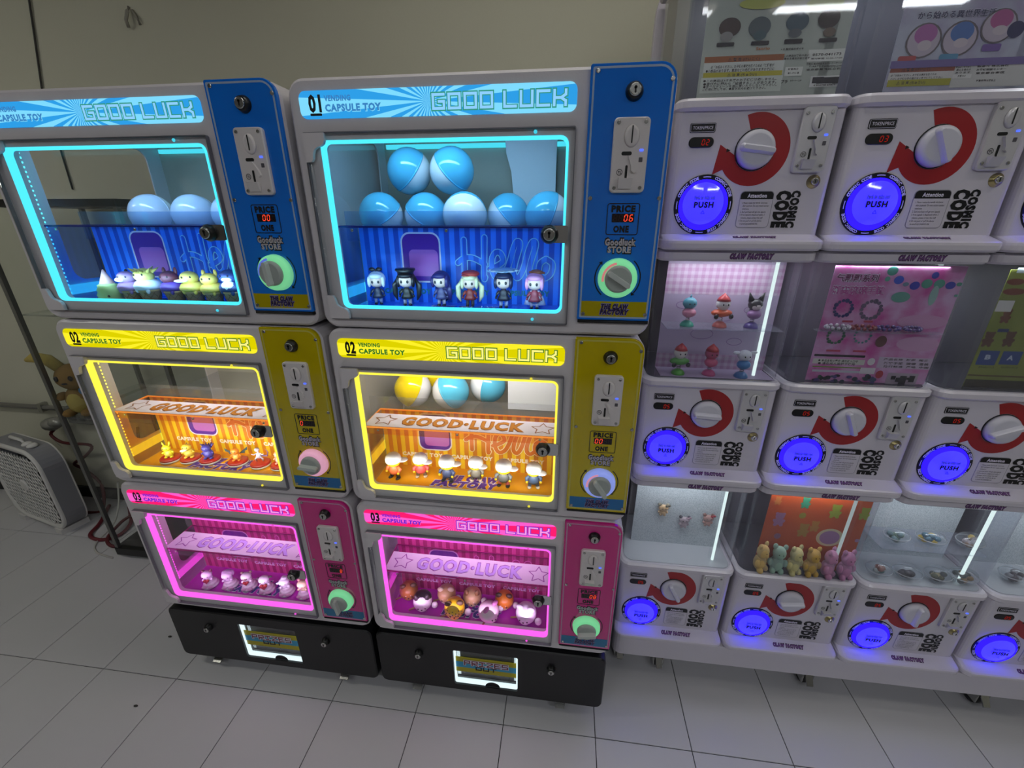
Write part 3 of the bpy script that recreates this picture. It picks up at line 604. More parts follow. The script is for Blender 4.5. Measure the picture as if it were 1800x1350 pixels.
# ------------------------------------------------------------------ white capsule machines on a rolling base
CAP_X, CAP_Y, CAP_DX = 0.4055, 1.135, 0.3673
CAP_Z = [1.514, 0.861, 0.208]
def plan_rr(u0, u1, y0, y1, r, z, seg=5): return [(p[0], p[2], z) for p in rr(u0, u1, y0, y1, r, seg)]
def slab(u0, u1, y0, y1, z0, z1, r=0.02, ch=0.004):
    rf = (r, r, 0.004, 0.004)
    return MB().loops([plan_rr(u0 + ch, u1 - ch, y0 + ch, y1 - ch, _in(rf, ch), z0), plan_rr(u0, u1, y0, y1, rf, z0 + ch), plan_rr(u0, u1, y0, y1, rf, z1 - ch), plan_rr(u0 + ch, u1 - ch, y0 + ch, y1 - ch, _in(rf, ch), z1)])
RED = mat('red_vinyl', '#a8262c', 0.3)
BLUEB = glow('blue_push_light', '#1a0cff', 4.0, True); BLUEB2 = mat('blue_push_core', '#5a54e0', 0.1, coat=1.0, emit='#2018f4', estr=3.0, var=0.1, vscale=30)
KNOB = mat('frosted_knob', '#d3d2de', 0.25)
CLAWP, CLAWO = mat('claw_logo_purple', '#7a4f8a', 0.4), mat('claw_logo_dark', '#2c1632', 0.4)
BRASS = mat('brass_lock', '#b5a878', 0.3, 1.0)
STEELA = mat('acceptor_metal', '#d2d0d4', 0.28, 0.25)
NOTICE = ('1. Please rotate the handle clockwise\n   after payment. Do not rotate counter\n   clockwise.\n2. Each purchase will get one capsule.\n3. If no capsule is dispensed within 2\n   minutes, please contact the staff.\n4. Do not push or pull the device\n   to avoid any potential risk.')
def ring_text(s, r, size, a0, step):
    m = MB()
    for k, ch in enumerate(s):
        if ch == ' ': continue
        a = a0 - k * step; g = text_mb(ch, size, bold=0.05)
        m2 = MB(); m2.v, m2.f, m2.sm = list(g.v), list(g.f), list(g.sm)
        m2.xf(Matrix.Translation((r * cos(a), 0, r * sin(a))) @ Matrix.Rotation(pi / 2 - a, 4, 'Y'))
        m.add(m2.v, m2.f)
    return m
def push_text():
    m = MB()
    for q in range(4): 
        g = ring_text('COSMIC CODE', 0.0605, 0.0088, R(45 + 90 * q) + 5 * 0.088, 0.088); m.add(g.v, g.f)
    for q in range(4):
        a = R(90 * q); pts = [(0.0605 * cos(a + d), 0.0605 * sin(a + d)) for d in (-0.14, -0.07, 0, 0.07, 0.14)]
        g = MB().ribbon(pts, 0.0018, 0, 0); m.add(g.v, g.f)
    return m
def red_arrow():
    N = 36; a0, a1 = R(112), R(-148); A = [a0 + (a1 - a0) * q / N for q in range(N + 1)]
    outer = [(0.0735 * cos(a), 0.0735 * sin(a)) for a in A]; inner = [(0.043 * cos(a), 0.043 * sin(a)) for a in reversed(A)]
    e = R(-148)
    head = [(-0.0835, -0.049), (-0.075, 0.012), (-0.036, -0.013)]
    m = MB()
    for q in range(N):
        i, j = A[q], A[q + 1]
        m.poly([(0.0735 * cos(i), 0.0735 * sin(i)), (0.043 * cos(i), 0.043 * sin(i)), (0.043 * cos(j), 0.043 * sin(j)), (0.0735 * cos(j), 0.0735 * sin(j))])
    return m.poly([head[0], (0.0735 * cos(e), 0.0735 * sin(e)), (0.04 * cos(e), 0.04 * sin(e)), head[2], head[1]], -0.00015)

def ledge_mb():      # flat, slightly sloping glossy shelf in front of the control box
    rf = (0.03, 0.03, 0.004, 0.004)
    return MB().loops([plan_rr(-0.1815 + i, 0.1815 - i, y0, 0.40, _in(rf, i), z) for i, y0, z in ((0.005, -0.036, 0.0), (0.0, -0.041, 0.005), (0.0, -0.042, 0.015), (0.001, -0.041, 0.0205), (0.003, -0.037, 0.0235), (0.004, 0.001, 0.0352))])
CMACH = {}
def capsule_machine(r, c, label, price, rot, board=None, by=0.11):
    t = thing('capsule_machine', label, 'capsule machine', (CAP_X + c * CAP_DX, CAP_Y, CAP_Z[r]), 0, 'white capsule toy machines')
    CMACH[(r, c)] = t
    obj('control_box', shared('cm_body', lambda: slab(-0.177, 0.177, 0, 0.40, 0.03, 0.297, 0.018, 0.001)), CAPW, t)
    lg = obj('ledge', shared('cm_ledge', ledge_mb), CAPW, t)
    cl = obj('collar', shared('cm_collar', lambda: slab(-0.1815, 0.1815, -0.012, 0.40, 0.290, 0.314, 0.03, 0.006)), CAPW, t)
    lid = obj('lid', shared('cm_lid', lambda: slab(-0.1815, 0.1815, -0.024, 0.40, 0.626, 0.6515, 0.03, 0.005)), CAPW, t)
    outlined(lid, 'CLAW FACTORY', 0.0135, CLAWP, CLAWO, 0.03, -0.0251, 0.639, 0.08, bold=0.06, shear=0.25, width=0.098)
    a, o = outlined(lg, 'CLAW FACTORY', 0.0135, CLAWP, CLAWO, 0.03, -0.0195, 0.02935, 0.08, bold=0.06, shear=0.25, width=0.098)
    a.rotation_euler = o.rotation_euler = (R(-73), 0, 0); a.location.z += 0.0004
    tank = MB().loops([plan_rr(-0.172, 0.172, 0.0, 0.385, 0.03, 0.314), plan_rr(-0.172, 0.172, 0.0, 0.385, 0.03, 0.626)], False, False)
    obj('tank', shared('cm_tank', lambda: tank), TANK, t)
    obj('tank_floor', shared('cm_tfloor', lambda: slab(-0.168, 0.168, 0.004, 0.38, 0.3135, 0.3165, 0.028, 0.001)), mat('tank_floor_pale' if board else 'tank_floor', '#c2c6cc' if board else '#44444e', 0.1), t)  # pale colour paints a lit floor, dark colour a gloomy one
    obj('tank_interior_shade', shared('cm_shade_block', lambda: MB().box(-0.16, 0.16, 0.24, 0.38, 0.317, 0.625)), mat('tank_interior_shade', '#504f59', 0.5), t)  # added block, its dark colour stands for the unlit tank interior
    if board: obj('tank_back', MB().box(-0.137, 0.150, by, by + 0.003, 0.3166, 0.6255), board, t)
    obj('light_tube', shared('cm_tube', lambda: MB().tube([(0.118, 0.035, 0.32), (0.118, 0.035, 0.622)], 0.0045, 8)), WHITELED if board or (r, c) == (1, 0) else glow('tube_dim', '#cfe0e0', 0.55), t)
    obj('tube_sleeve', shared('cm_sleeve', lambda: MB().loops([plan_rr(0.106, 0.130, 0.025, 0.046, 0.003, 0.3166), plan_rr(0.106, 0.130, 0.025, 0.046, 0.003, 0.6255)], False, False)), CLEAR, t)
    area('tank_lamp', (0.0, 0.035, 0.618), (R(10), 0, 0), 0.26, 0.03, 0.30 if (board or (r, c) == (1, 0)) else 0.5, (0.92, 0.97, 1.0), t)
    # --- front of the control box
    y = -0.0004
    obj('red_arrow', shared('cm_arrow', red_arrow), RED, t, (0, y, 0.2128))
    obj('arrow_mark', shared('cm_mark', lambda: MB().poly([(-0.06, 0.004), (-0.06, -0.004), (-0.052, 0.0)])), INK, t, (0, y - 0.0004, 0.2128))
    d = obj('dial', shared('cm_dial', lambda: MB().disc(0, 0, [(0.030, -0.018), (0.036, -0.016), (0.0395, -0.010), (0.0405, 0.0)], 36)), KNOB, t, (0, 0, 0.2128))
    obj('dial_rim', shared('cm_rim', lambda: MB().disc(0, 0, [(0.0405, -0.0016), (0.0425, -0.0016), (0.0425, 0)], 36, cap0=False)), DARK, d)
    obj('dial_grip', shared('cm_grip', lambda: MB().loops([rr(-0.0375, 0.0375, -0.010, 0.010, 0.008, 4, -0.014), rr(-0.0355, 0.0355, -0.006, 0.006, 0.005, 4, -0.026), rr(-0.033, 0.033, -0.004, 0.004, 0.004, 4, -0.029)])), KNOB, d, (0, 0, 0), (0, rot, 0))
    b = obj('push_button', shared('cm_push', lambda: MB().disc(0, 0, [(0.046, -0.014), (0.052, -0.009), (0.0555, -0.001), (0.0555, 0.0)], 40)), BLUEB, t, (-0.0932, 0, 0.0989))
    obj('button_dome', shared('cm_dome', lambda: MB().disc(0, 0, [(0.012, -0.0205), (0.028, -0.0185), (0.040, -0.0155), (0.0455, -0.0142)], 40, cap1=False)), BLUEB2, b, (-0.004, 0, 0.003))
    obj('button_ring', shared('cm_ring', lambda: MB().disc(0, 0, [(0.0555, -0.0025), (0.0648, -0.0025), (0.066, -0.0008), (0.066, 0.0)], 48, cap0=False, smooth=False)), BLACK, b)
    obj('ring_lettering', shared('cm_ringtext', push_text), OUTW, b, (0, -0.0029, 0))
    outlined(b, 'Push to take out', 0.0085, mat('push_small', '#5a5ae0', 0.5, emit='#3b3bff', estr=0.4), mat('push_edge', '#0c0c58', 0.5), -0.004, -0.0222, 0.0155, 0.06, bold=0.05, width=0.044)
    text(b, 'PUSH', 0.0165, mat('push_big', '#1d1a4a', 0.4), -0.004, -0.0222, 0.0005, bold=0.06, width=0.044)
    obj('button_mark', shared('cm_tri', lambda: MB().ribbon([(-0.004, -0.003), (0.004, -0.003), (0, 0.004)], 0.001, 0, 4, True)), mat('push_big', '#1d1a4a', 0.4), b, (-0.004, -0.0222, -0.0155))
    tl = obj('token_label', shared('cm_tok', lambda: MB().plate(-0.0275, 0.0275, -0.0095, 0.0095, -0.0016, 0, 0.003, 0.0005)), BLACK, t, (-0.118, 0, 0.2582))
    obj('label_line', shared('cm_tokl', lambda: rail_mb(-0.0262, 0.0262, -0.0082, 0.0082, 0.0022, 0.0006, -0.0021)), OUTW, tl)
    text(tl, 'TOKEN/PRICE', 0.0088, OUTW, 0, -0.0022, 0, bold=0.015, width=0.043)
    ds = obj('price_display', shared('cm_disp', lambda: MB().plate(-0.027, 0.027, -0.0105, 0.0105, -0.0022, 0, 0.0098, 0.0008)), BLACK, t, (-0.1175, 0, 0.2295))
    led_digits(ds, price, 0.001, -0.0027, 0.0, 0.0105, 0.0095, False, True)
    coin_acceptor(t, 0.1165, 0, 0.2295, STEELA, 0.066, 0.118)
    lk = obj('box_lock', shared('cm_lock', lambda: MB().disc(0, 0, [(0.0085, -0.006), (0.0095, -0.003), (0.014, -0.0015), (0.0145, 0)], 24)), BRASS, t, (0.138, 0, 0.1475))
    obj('lock_core', shared('cm_lockc', lambda: MB().disc(0, 0, [(0.006, -0.010), (0.0075, -0.0085), (0.0075, -0.004)], 18)), CHROME, lk)
    obj('keyhole', shared('cm_keyh', lambda: MB().plate(-0.0008, 0.0008, -0.004, 0.004, -0.0105, -0.0098, 0.0005)), INK, lk)
    n = obj('notice_label', shared('cm_note', lambda: MB().plate(-0.037, 0.037, -0.04, 0.04, -0.0006, 0, 0.009)), mat('notice_border', '#9c99a6', 0.4), t, (0.024, 0, 0.089))
    obj('notice_field', shared('cm_notef', lambda: MB().plate(-0.0355, 0.0355, -0.0385, 0.0385, -0.0009, -0.0004, 0.0078)), CAPW, n)
    obj('notice_header', shared('cm_noteh', lambda: MB().plate(-0.0355, 0.0355, 0.0225, 0.0385, -0.0013, -0.0007, (0.0005, 0.0005, 0.0078, 0.0078))), INK, n)
    text(n, 'Attention', 0.0115, OUTW, 0, -0.0017, 0.030, bold=0.045, width=0.042)
    text(n, NOTICE, 0.0058, mat('notice_ink', '#4a4752', 0.5), -0.031, -0.0013, -0.0085, align='LEFT', width=0.061, line=1.12)
    text(t, 'CODE', 0.039, INK, 0.0825, -0.0008, 0.0895, name='cosmic_lettering', rot=(0, R(90), 0), bold=0.075, width=0.080)
    text(t, 'COSMIC', 0.024, INK, 0.108, -0.0008, 0.0895, name='cosmic_lettering', rot=(0, R(90), 0), bold=0.07, width=0.080)
    return t

SPECK = printed('speckled_board', 'speckle', '#ccd4d8', '#a4b0b8', (420, 0.42), 0.6)
ROWS = ('top', 'middle', 'bottom')
capsule_machine(0, 0, 'top white capsule machine with pale green figure poster in its tank', '02', R(8))
capsule_machine(0, 1, 'top white capsule machine with purple portrait poster in its tank', '03', R(62))
capsule_machine(0, 2, 'top white capsule machine cut by the picture edge, beside purple portrait poster', '03', R(40))
capsule_machine(1, 0, 'middle white capsule machine with gingham backdrop and spring toys', '05', R(3))
capsule_machine(1, 1, 'middle white capsule machine with pink bracelet poster', '05', R(65))
capsule_machine(1, 2, 'middle white capsule machine with green bear and letter block poster', '05', R(-25))
capsule_machine(2, 0, 'bottom white capsule machine with three tiny bear charms on speckled board', '05', R(62), SPECK, 0.10)
capsule_machine(2, 1, 'bottom white capsule machine with orange poster and plush bears', '05', R(-8))
capsule_machine(2, 2, 'bottom white capsule machine with clear egg capsules on speckled board', '05', R(-88), SPECK, 0.14)
capsule_machine(2, 3, 'bottom white capsule machine cut by the picture edge, beside clear egg capsules', '05', R(30), SPECK, 0.14)

t = thing('rolling_base', 'long white rolling plinth under the capsule machines', 'plinth', (CAP_X, CAP_Y, 0))
obj('plinth', MB().loops([plan_rr(-0.178, 1.60, -0.026, 0.44, 0.03, z) for z in (0.118, 0.2075)]), CAPW, t)
obj('back_board', MB().loops([[(p[0], y, p[2]) for p in rr(-0.185, 1.60, 0.2085, 2.24, (0.0, 0.0, 0.12, 0.12), 8)] for y in (0.42, 0.45)]), CAPW, t)
for u, v in ((-0.14, 0.05), (0.0, 0.03), (0.52, 0.03), (1.08, 0.03), (-0.14, 0.40), (0.52, 0.40), (1.08, 0.40), (1.52, 0.40), (1.52, 0.03)):
    c = obj('caster', shared('pb_caster2', lambda: MB().box(-0.025, 0.025, -0.022, 0.022, 0.085, 0.1178).box(-0.019, -0.014, -0.015, 0.03, 0.025, 0.088).box(0.014, 0.019, -0.015, 0.03, 0.025, 0.088)), STEEL, t, (u, v, 0))
    obj('wheel', shared('pb_wheel2', lambda: MB().disc(0, 0, [(0.026, -0.012), (0.035, -0.009), (0.035, 0.009), (0.026, 0.012)], 18).xf(Matrix(((0, 1, 0, 0), (1, 0, 0, 0.02), (0, 0, 1, 0.035), (0, 0, 0, 1))))), BLACK, c)
    obj('brake_pedal', shared('pb_brake2', lambda: MB().loops([[(-0.012, -0.015, 0.06), (0.012, -0.015, 0.06), (0.012, -0.015, 0.066), (-0.012, -0.015, 0.066)], [(-0.009, -0.034, 0.03), (0.011, -0.034, 0.03), (0.011, -0.036, 0.036), (-0.009, -0.036, 0.036)]])), STEEL, c)

# ------------------------------------------------------------------ balls in the storage bins
def pl(c, rough=0.32): return mat('plastic_' + c.lstrip('#'), c, rough, coat=0.2)
def ball_half(r, top):
    N, M = 28, 9; ls = []
    for i in range(M):
        a = (pi / 2) * i / M; ls.append([(r * cos(a) * cos(2 * pi * k / N), r * cos(a) * sin(2 * pi * k / N), (1 if top else -1) * r * sin(a)) for k in range(N)])
    m = MB().loops(ls, False, False, True); o = len(m.v) - N
    m.v.append((0, 0, (1 if top else -1) * r)); p = len(m.v) - 1
    for k in range(N): m.f.append((o + k, o + (k + 1) % N, p)); m.sm.append(True)
    return m
def toy_ball(label, loc, c, rot, group):
    t = thing('capsule_ball', label, 'capsule ball', loc, 0, group)
    a = obj('half_shell', shared('ball_t', lambda: ball_half(0.0575, True)), c, t, None, rot)
    b = obj('half_shell', shared('ball_b', lambda: ball_half(0.0575, False)), pl('#e8eaf2', 0.12), t, None, rot)
    obj('seam_band', shared('ball_s', lambda: MB().lathe(0, 0, [(0.0572, -0.002), (0.0582, -0.0015), (0.0582, 0.0015), (0.0572, 0.002)], 28, cap0=False, cap1=False)), c, a)
BB, YB = pl('#58b8e0', 0.1), pl('#f0d41a', 0.1)
GB = 'two-tone balls behind the doll figures'
for lab, x, y, z, rot in (('blue and white ball at the far left behind the doll figures', -0.502, 1.175, 1.5915, (0.5, -0.4, 0)), ('second ball from the left in the lower row behind the doll figures', -0.385, 1.20, 1.5915, (0.3, 0.6, 0)),
        ('blue and white ball with white upper edge in the middle of the pile', -0.270, 1.165, 1.5915, (-1.1, -0.3, 0)), ('highest blue and white ball, resting on the left of the pile', -0.428, 1.215, 1.700, (0.4, -0.9, 0.2)),
        ('upper blue and white ball on the right of the pile', -0.308, 1.20, 1.6985, (0.2, 0.9, 0)), ('blue and white ball beside the white chute', -0.168, 1.255, 1.5915, (0.3, 0.8, 0.3)),
        ('blue and white ball at the back by the partition', -0.058, 1.305, 1.5915, (0.2, 0.1, 0)), ('blue and white ball cut by the right door edge', -0.056, 1.18, 1.5915, (0.3, -1.2, 0))):
    toy_ball(lab, (x, y, z), BB, rot, GB)
for lab, x, y, rot in (('pale ball behind the ice cream figures, largest in view', -1.215, 1.20, (1.5, 0.2, 0)), ('pale ball behind the duck ice cream', -1.092, 1.215, (1.3, 0.3, 0.4)), ('pale ball behind the door lock above the ice creams', -0.97, 1.22, (1.2, -0.2, 0))):
    toy_ball(lab, (x, y, 1.5915), pl('#c2cdea', 0.1), rot, 'balls behind the ice cream figures')
for lab, x, y, c, rot in (('yellow and white ball behind the white-capped figures', -0.466, 1.195, YB, (0.4, -1.0, 0.1)), ('blue and white ball next to the yellow one', -0.342, 1.19, BB, (0.3, 1.0, 0.2)), ('blue and white ball with white left half by the white housing', -0.236, 1.255, BB, (0.2, 1.7, 0)), ('second yellow ball mostly hidden behind the blue one', -0.405, 1.31, YB, (0.3, 0.2, 0))):
    toy_ball(lab, (x, y, 1.0803), c, rot, 'balls behind the white-capped figures')

# ------------------------------------------------------------------ prize figures
SKIN = pl('#e8c8b8', 0.5); EYE = pl('#15101c', 0.3)
def scaled(key, fn, k): return shared('%s_%.3f' % (key, k), lambda: fn().xf(Matrix.Scale(k, 4)))
def doll(label, x, y, z, h, hair, hat, outfit, legc, extra, rz=0.0):
    t = thing('doll_figure', label, 'figure', (x, y, z), rz, 'doll figures under the striped backdrop')
    H, O, L = pl(hair, 0.4), pl(outfit, 0.5), pl(legc, 0.5)
    def P(n, key, fn, m): return obj(n, scaled('doll_' + key, fn, h), m, t)
    for sx in (-1, 1):
        P('leg', 'leg%d' % sx, lambda: MB().tube([(sx * 0.075, 0, 0.03), (sx * 0.07, 0, 0.16), (sx * 0.06, 0, 0.28)], [0.045, 0.05, 0.06], 10), L)
        P('shoe', 'shoe%d' % sx, lambda: MB().ell((sx * 0.075, -0.025, 0.03), (0.05, 0.075, 0.032), 10, 6), EYE)
        P('arm', 'arm%d' % sx, lambda: MB().tube([(sx * 0.1, 0, 0.44), (sx * 0.17, -0.02, 0.36), (sx * 0.19, -0.05, 0.28)], [0.04, 0.04, 0.03], 8).ell((sx * 0.192, -0.055, 0.265), 0.033, 8, 6), O)
    P('torso', 'torso', lambda: MB().lathe(0, 0, [(0.17, 0.2), (0.15, 0.26), (0.11, 0.34), (0.115, 0.42), (0.07, 0.48), (0.04, 0.52)], 14, sy=0.8), O)
    hd = P('head', 'head', lambda: MB().ell((0, 0, 0.68), (0.215, 0.2, 0.19), 18, 12), SKIN)
    P('hair', 'hair', lambda: MB().ell((0, 0.055, 0.73), (0.25, 0.22, 0.22), 18, 12).ell((0, -0.1, 0.82), (0.19, 0.13, 0.085), 14, 8).ell((-0.2, -0.06, 0.66), (0.055, 0.09, 0.16), 10, 8).ell((0.2, -0.06, 0.66), (0.055, 0.09, 0.16), 10, 8), H)
    for sx in (-1, 1): obj('eye', scaled('doll_eye%d' % sx, lambda: MB().ell((sx * 0.085, -0.188, 0.665), (0.032, 0.018, 0.042), 8, 6), h), EYE, hd)
    if extra == 'long': P('long_hair', 'long', lambda: MB().ell((0.02, 0.12, 0.45), (0.24, 0.1, 0.36), 14, 10).ell((0.22, 0.05, 0.36), (0.08, 0.07, 0.22), 10, 8), H)
    if extra == 'tails':
        for sx in (-1, 1): P('hair_tail', 'tail%d' % sx, lambda: MB().tube([(sx * 0.22, 0.06, 0.75), (sx * 0.33, 0.05, 0.55), (sx * 0.33, 0.03, 0.3), (sx * 0.27, 0.0, 0.14)], [0.05, 0.08, 0.07, 0.015], 10), H)
    if extra == 'cape': P('cape', 'cape', lambda: MB().lathe(0, 0.07, [(0.3, 0.1), (0.24, 0.28), (0.12, 0.48)], 12, sy=0.4), pl('#d8d4e0', 0.5))
    if hat == 'bow': P('bow', 'bow', lambda: MB().ell((0.0, 0.02, 0.98), (0.035, 0.03, 0.035), 8, 6).ell((-0.1, 0.02, 1.0), (0.09, 0.035, 0.06), 10, 6).ell((0.1, 0.02, 1.0), (0.09, 0.035, 0.06), 10, 6), EYE)
    if hat == 'peaked': P('peaked_cap', 'peak', lambda: MB().lathe(0, 0.02, [(0.215, 0.84), (0.22, 0.9), (0.28, 0.96), (0.26, 1.0), (0.05, 1.02)], 18).ell((0, -0.19, 0.85), (0.17, 0.12, 0.02), 14, 6), pl('#1a1822', 0.3))
    if hat == 'beret': P('beret', 'beret', lambda: MB().ell((0.03, 0.03, 0.92), (0.26, 0.24, 0.1), 16, 8).ell((-0.08, -0.16, 0.89), (0.14, 0.09, 0.025), 10, 6), pl('#b8342a', 0.5))
    if hat == 'flower':
        P('flower_hat', 'flower', lambda: MB().lathe(0, 0, [(0.1, 0.9), (0.3, 0.95), (0.34, 0.985), (0.2, 1.02), (0.04, 1.03)], 18), pl('#8fb4d8', 0.25))
        for q in range(8): P('petal', 'petal%d' % q, lambda: MB().ell((0.31 * cos(q * pi / 4), 0.31 * sin(q * pi / 4), 0.97), (0.1, 0.1, 0.03), 8, 5), pl('#bcd4e6', 0.25))
    if hat == 'band': P('headband', 'band', lambda: MB().ell((0.03, 0.07, 0.95), (0.17, 0.1, 0.075), 12, 8).ell((-0.12, 0.06, 0.95), (0.06, 0.04, 0.03), 8, 6).ell((0.2, 0.06, 0.94), (0.06, 0.04, 0.03), 8, 6), pl('#8a4a30', 0.4))
FZ = [z + 0.0372 for z in Z_M]
doll('white-haired doll figure with black bow, first in the row from the hinge', -0.480, 1.050, FZ[0], 0.088, '#dfe6f2', 'bow', '#2a2f4a', '#9aa4c0', None, 0.2)
doll('black-clad doll figure with peaked cap and side tails', -0.400, 1.045, FZ[0], 0.092, '#1e1c22', 'peaked', '#26231f', '#d8cfc8', 'tails', 0.1)
doll('doll figure with long dark violet hair and pale sash', -0.312, 1.050, FZ[0], 0.092, '#2a2468', None, '#4a4878', '#cfc8d8', 'long', -0.1)
doll('blonde doll figure with red beret and red outfit', -0.238, 1.050, FZ[0], 0.088, '#e2dcb0', 'beret', '#8a2a26', '#6a5a54', 'tails', 0.1)
doll('dark-haired doll figure under a pale flower-shaped hat', -0.152, 1.045, FZ[0], 0.094, '#1c2248', 'flower', '#232030', '#ccd2e2', None, 0)
doll('pink-haired doll figure in white cape and red skirt', -0.075, 1.040, FZ[0], 0.092, '#e69ac8', 'band', '#9a3a4a', '#d9c6d0', 'cape', -0.1)

def cone_mb(): return MB().lathe(0, 0, [(0.20, 0), (0.22, 0.02), (0.27, 0.30), (0.31, 0.33), (0.31, 0.38), (0.27, 0.40)], 18)
def lattice_mb():
    m = MB()
    for q in range(8):
        for sgn in (1, -1):
            pts = [((0.205 + 0.07 * f + 0.004) * cos(q * pi / 4 + sgn * f * 0.9), (0.205 + 0.07 * f + 0.004) * sin(q * pi / 4 + sgn * f * 0.9), 0.02 + 0.28 * f) for f in (0, 0.5, 1)]
            m.tube(pts, 0.010, 4, False)
    return m
WAF, WAFD = pl('#b89a70', 0.6), pl('#8f7048', 0.6)
def ice_cream(label, x, y, h, body, head, kind, rz=0.0, accent='#f0e8d0'):
    t = thing('ice_cream_figure', label, 'figure', (x, y, FZ[0]), rz, 'ice cream figures')
    B, HD, A = pl(body, 0.45), pl(head, 0.45), pl(accent, 0.45)
    def P(n, key, fn, m): return obj(n, scaled('ice_' + key, fn, h), m, t)
    if kind == 'upturned':      # scoop upside down on a wafer, cone on top
        P('wafer_plate', 'uplate', lambda: MB().lathe(0, 0, [(0.44, 0), (0.46, 0.015), (0.40, 0.03)], 20), pl('#c8a860', 0.6))
        P('scoop', 'uscoop', lambda: MB().lathe(0, 0, [(0.34, 0.03), (0.37, 0.1), (0.33, 0.17), (0.35, 0.22), (0.30, 0.32), (0.32, 0.37), (0.26, 0.48), (0.27, 0.52), (0.19, 0.57)], 20), B)
        P('cone', 'ucone', lambda: MB().lathe(0, 0, [(0.19, 0.55), (0.2, 0.57), (0.02, 1.0), (0.004, 1.01)], 18), HD)
        for q in range(5): P('chip', 'uchip%d' % q, lambda: MB().ell((0.33 * cos(q * 1.3 - 2.2), 0.33 * sin(q * 1.3 - 2.2), 0.12 + 0.08 * q), (0.05, 0.03, 0.04), 8, 5), pl('#5a3a28', 0.5))
        return t
    c = P('cone', 'cone', cone_mb, WAF)
    obj('wafer_lattice', scaled('ice_lat', lattice_mb, h), WAFD, c)
    P('scoop', 'scoop', lambda: MB().lathe(0, 0, [(0.30, 0.37), (0.36, 0.42), (0.36, 0.5), (0.3, 0.6), (0.18, 0.67)], 18).ell((-0.2, -0.2, 0.38), (0.07, 0.06, 0.09), 8, 6).ell((0.1, -0.27, 0.36), (0.06, 0.05, 0.1), 8, 6), B)
    hd = P('head', 'head', lambda: MB().ell((-0.03, -0.03, 0.78), (0.26, 0.25, 0.21), 16, 10), HD)
    for sx in (-1, 1): obj('eye', scaled('ice_eye%d' % sx, lambda: MB().ell((-0.06 + sx * 0.11, -0.255, 0.82), (0.025, 0.018, 0.035), 8, 5), h), EYE, hd)
    if kind == 'bill': P('bill', 'bill', lambda: MB().ell((-0.2, -0.24, 0.72), (0.2, 0.13, 0.05), 12, 6), A)
    if kind == 'spiky':
        for q in range(9): P('spike', 'spike%d' % q, lambda: MB().tube([(0.14 * cos(q * 0.7), 0.14 * sin(q * 0.7), 0.86), (0.36 * cos(q * 0.7), 0.36 * sin(q * 0.7), 0.96 + 0.02 * (q % 3))], [0.075, 0.01], 6), HD)
    if kind == 'ears':
        for sx in (-1, 1): P('ear', 'ear%d' % sx, lambda: MB().ell((sx * 0.17, 0.02, 0.98), (0.06, 0.04, 0.12), 8, 6), HD)
    if kind == 'belly': P('belly', 'belly', lambda: MB().ell((0, -0.2, 0.52), (0.2, 0.17, 0.17), 12, 8), A); P('muzzle', 'muzz', lambda: MB().ell((-0.02, -0.2, 0.73), (0.15, 0.1, 0.08), 10, 6), A)
    if kind == 'tuft': P('muzzle', 'muzz', lambda: MB().ell((-0.14, -0.22, 0.74), (0.14, 0.12, 0.08), 10, 6), A); P('tuft', 'tuft', lambda: MB().ell((0, 0, 1.0), (0.05, 0.05, 0.05), 8, 5), EYE)
    return t
ice_cream('upturned green ice cream figure with cone on top, at the left end', -1.214, 1.006, 0.082, '#b6cf86', '#e2b8b0', 'upturned')
ice_cream('mauve ice cream figure with pale muzzle on a cone', -1.150, 1.010, 0.080, '#a07ab0', '#a585b8', 'tuft', 0.4)
ice_cream('spiky yellow-headed ice cream figure on a white scoop', -1.098, 1.012, 0.088, '#dfe6f0', '#e2d878', 'spiky', 0.3)
ice_cream('dark purple ice cream figure with horn-like ears', -1.028, 1.015, 0.082, '#5a3a9a', '#6a3448', 'ears', 0.2)
ice_cream('yellow ice cream figure with a flat white bill', -0.972, 1.016, 0.082, '#e0c860', '#e2cc6a', 'bill', 0.5, '#f0ecd4')
ice_cream('plain yellow ice cream figure with small ears', -0.914, 1.014, 0.078, '#d8bc58', '#e4c860', 'ears', 0.4)
ice_cream('navy ice cream figure with white belly', -0.855, 1.014, 0.088, '#2c3e78', '#34488a', 'belly', 0.2, '#e6ecf2')

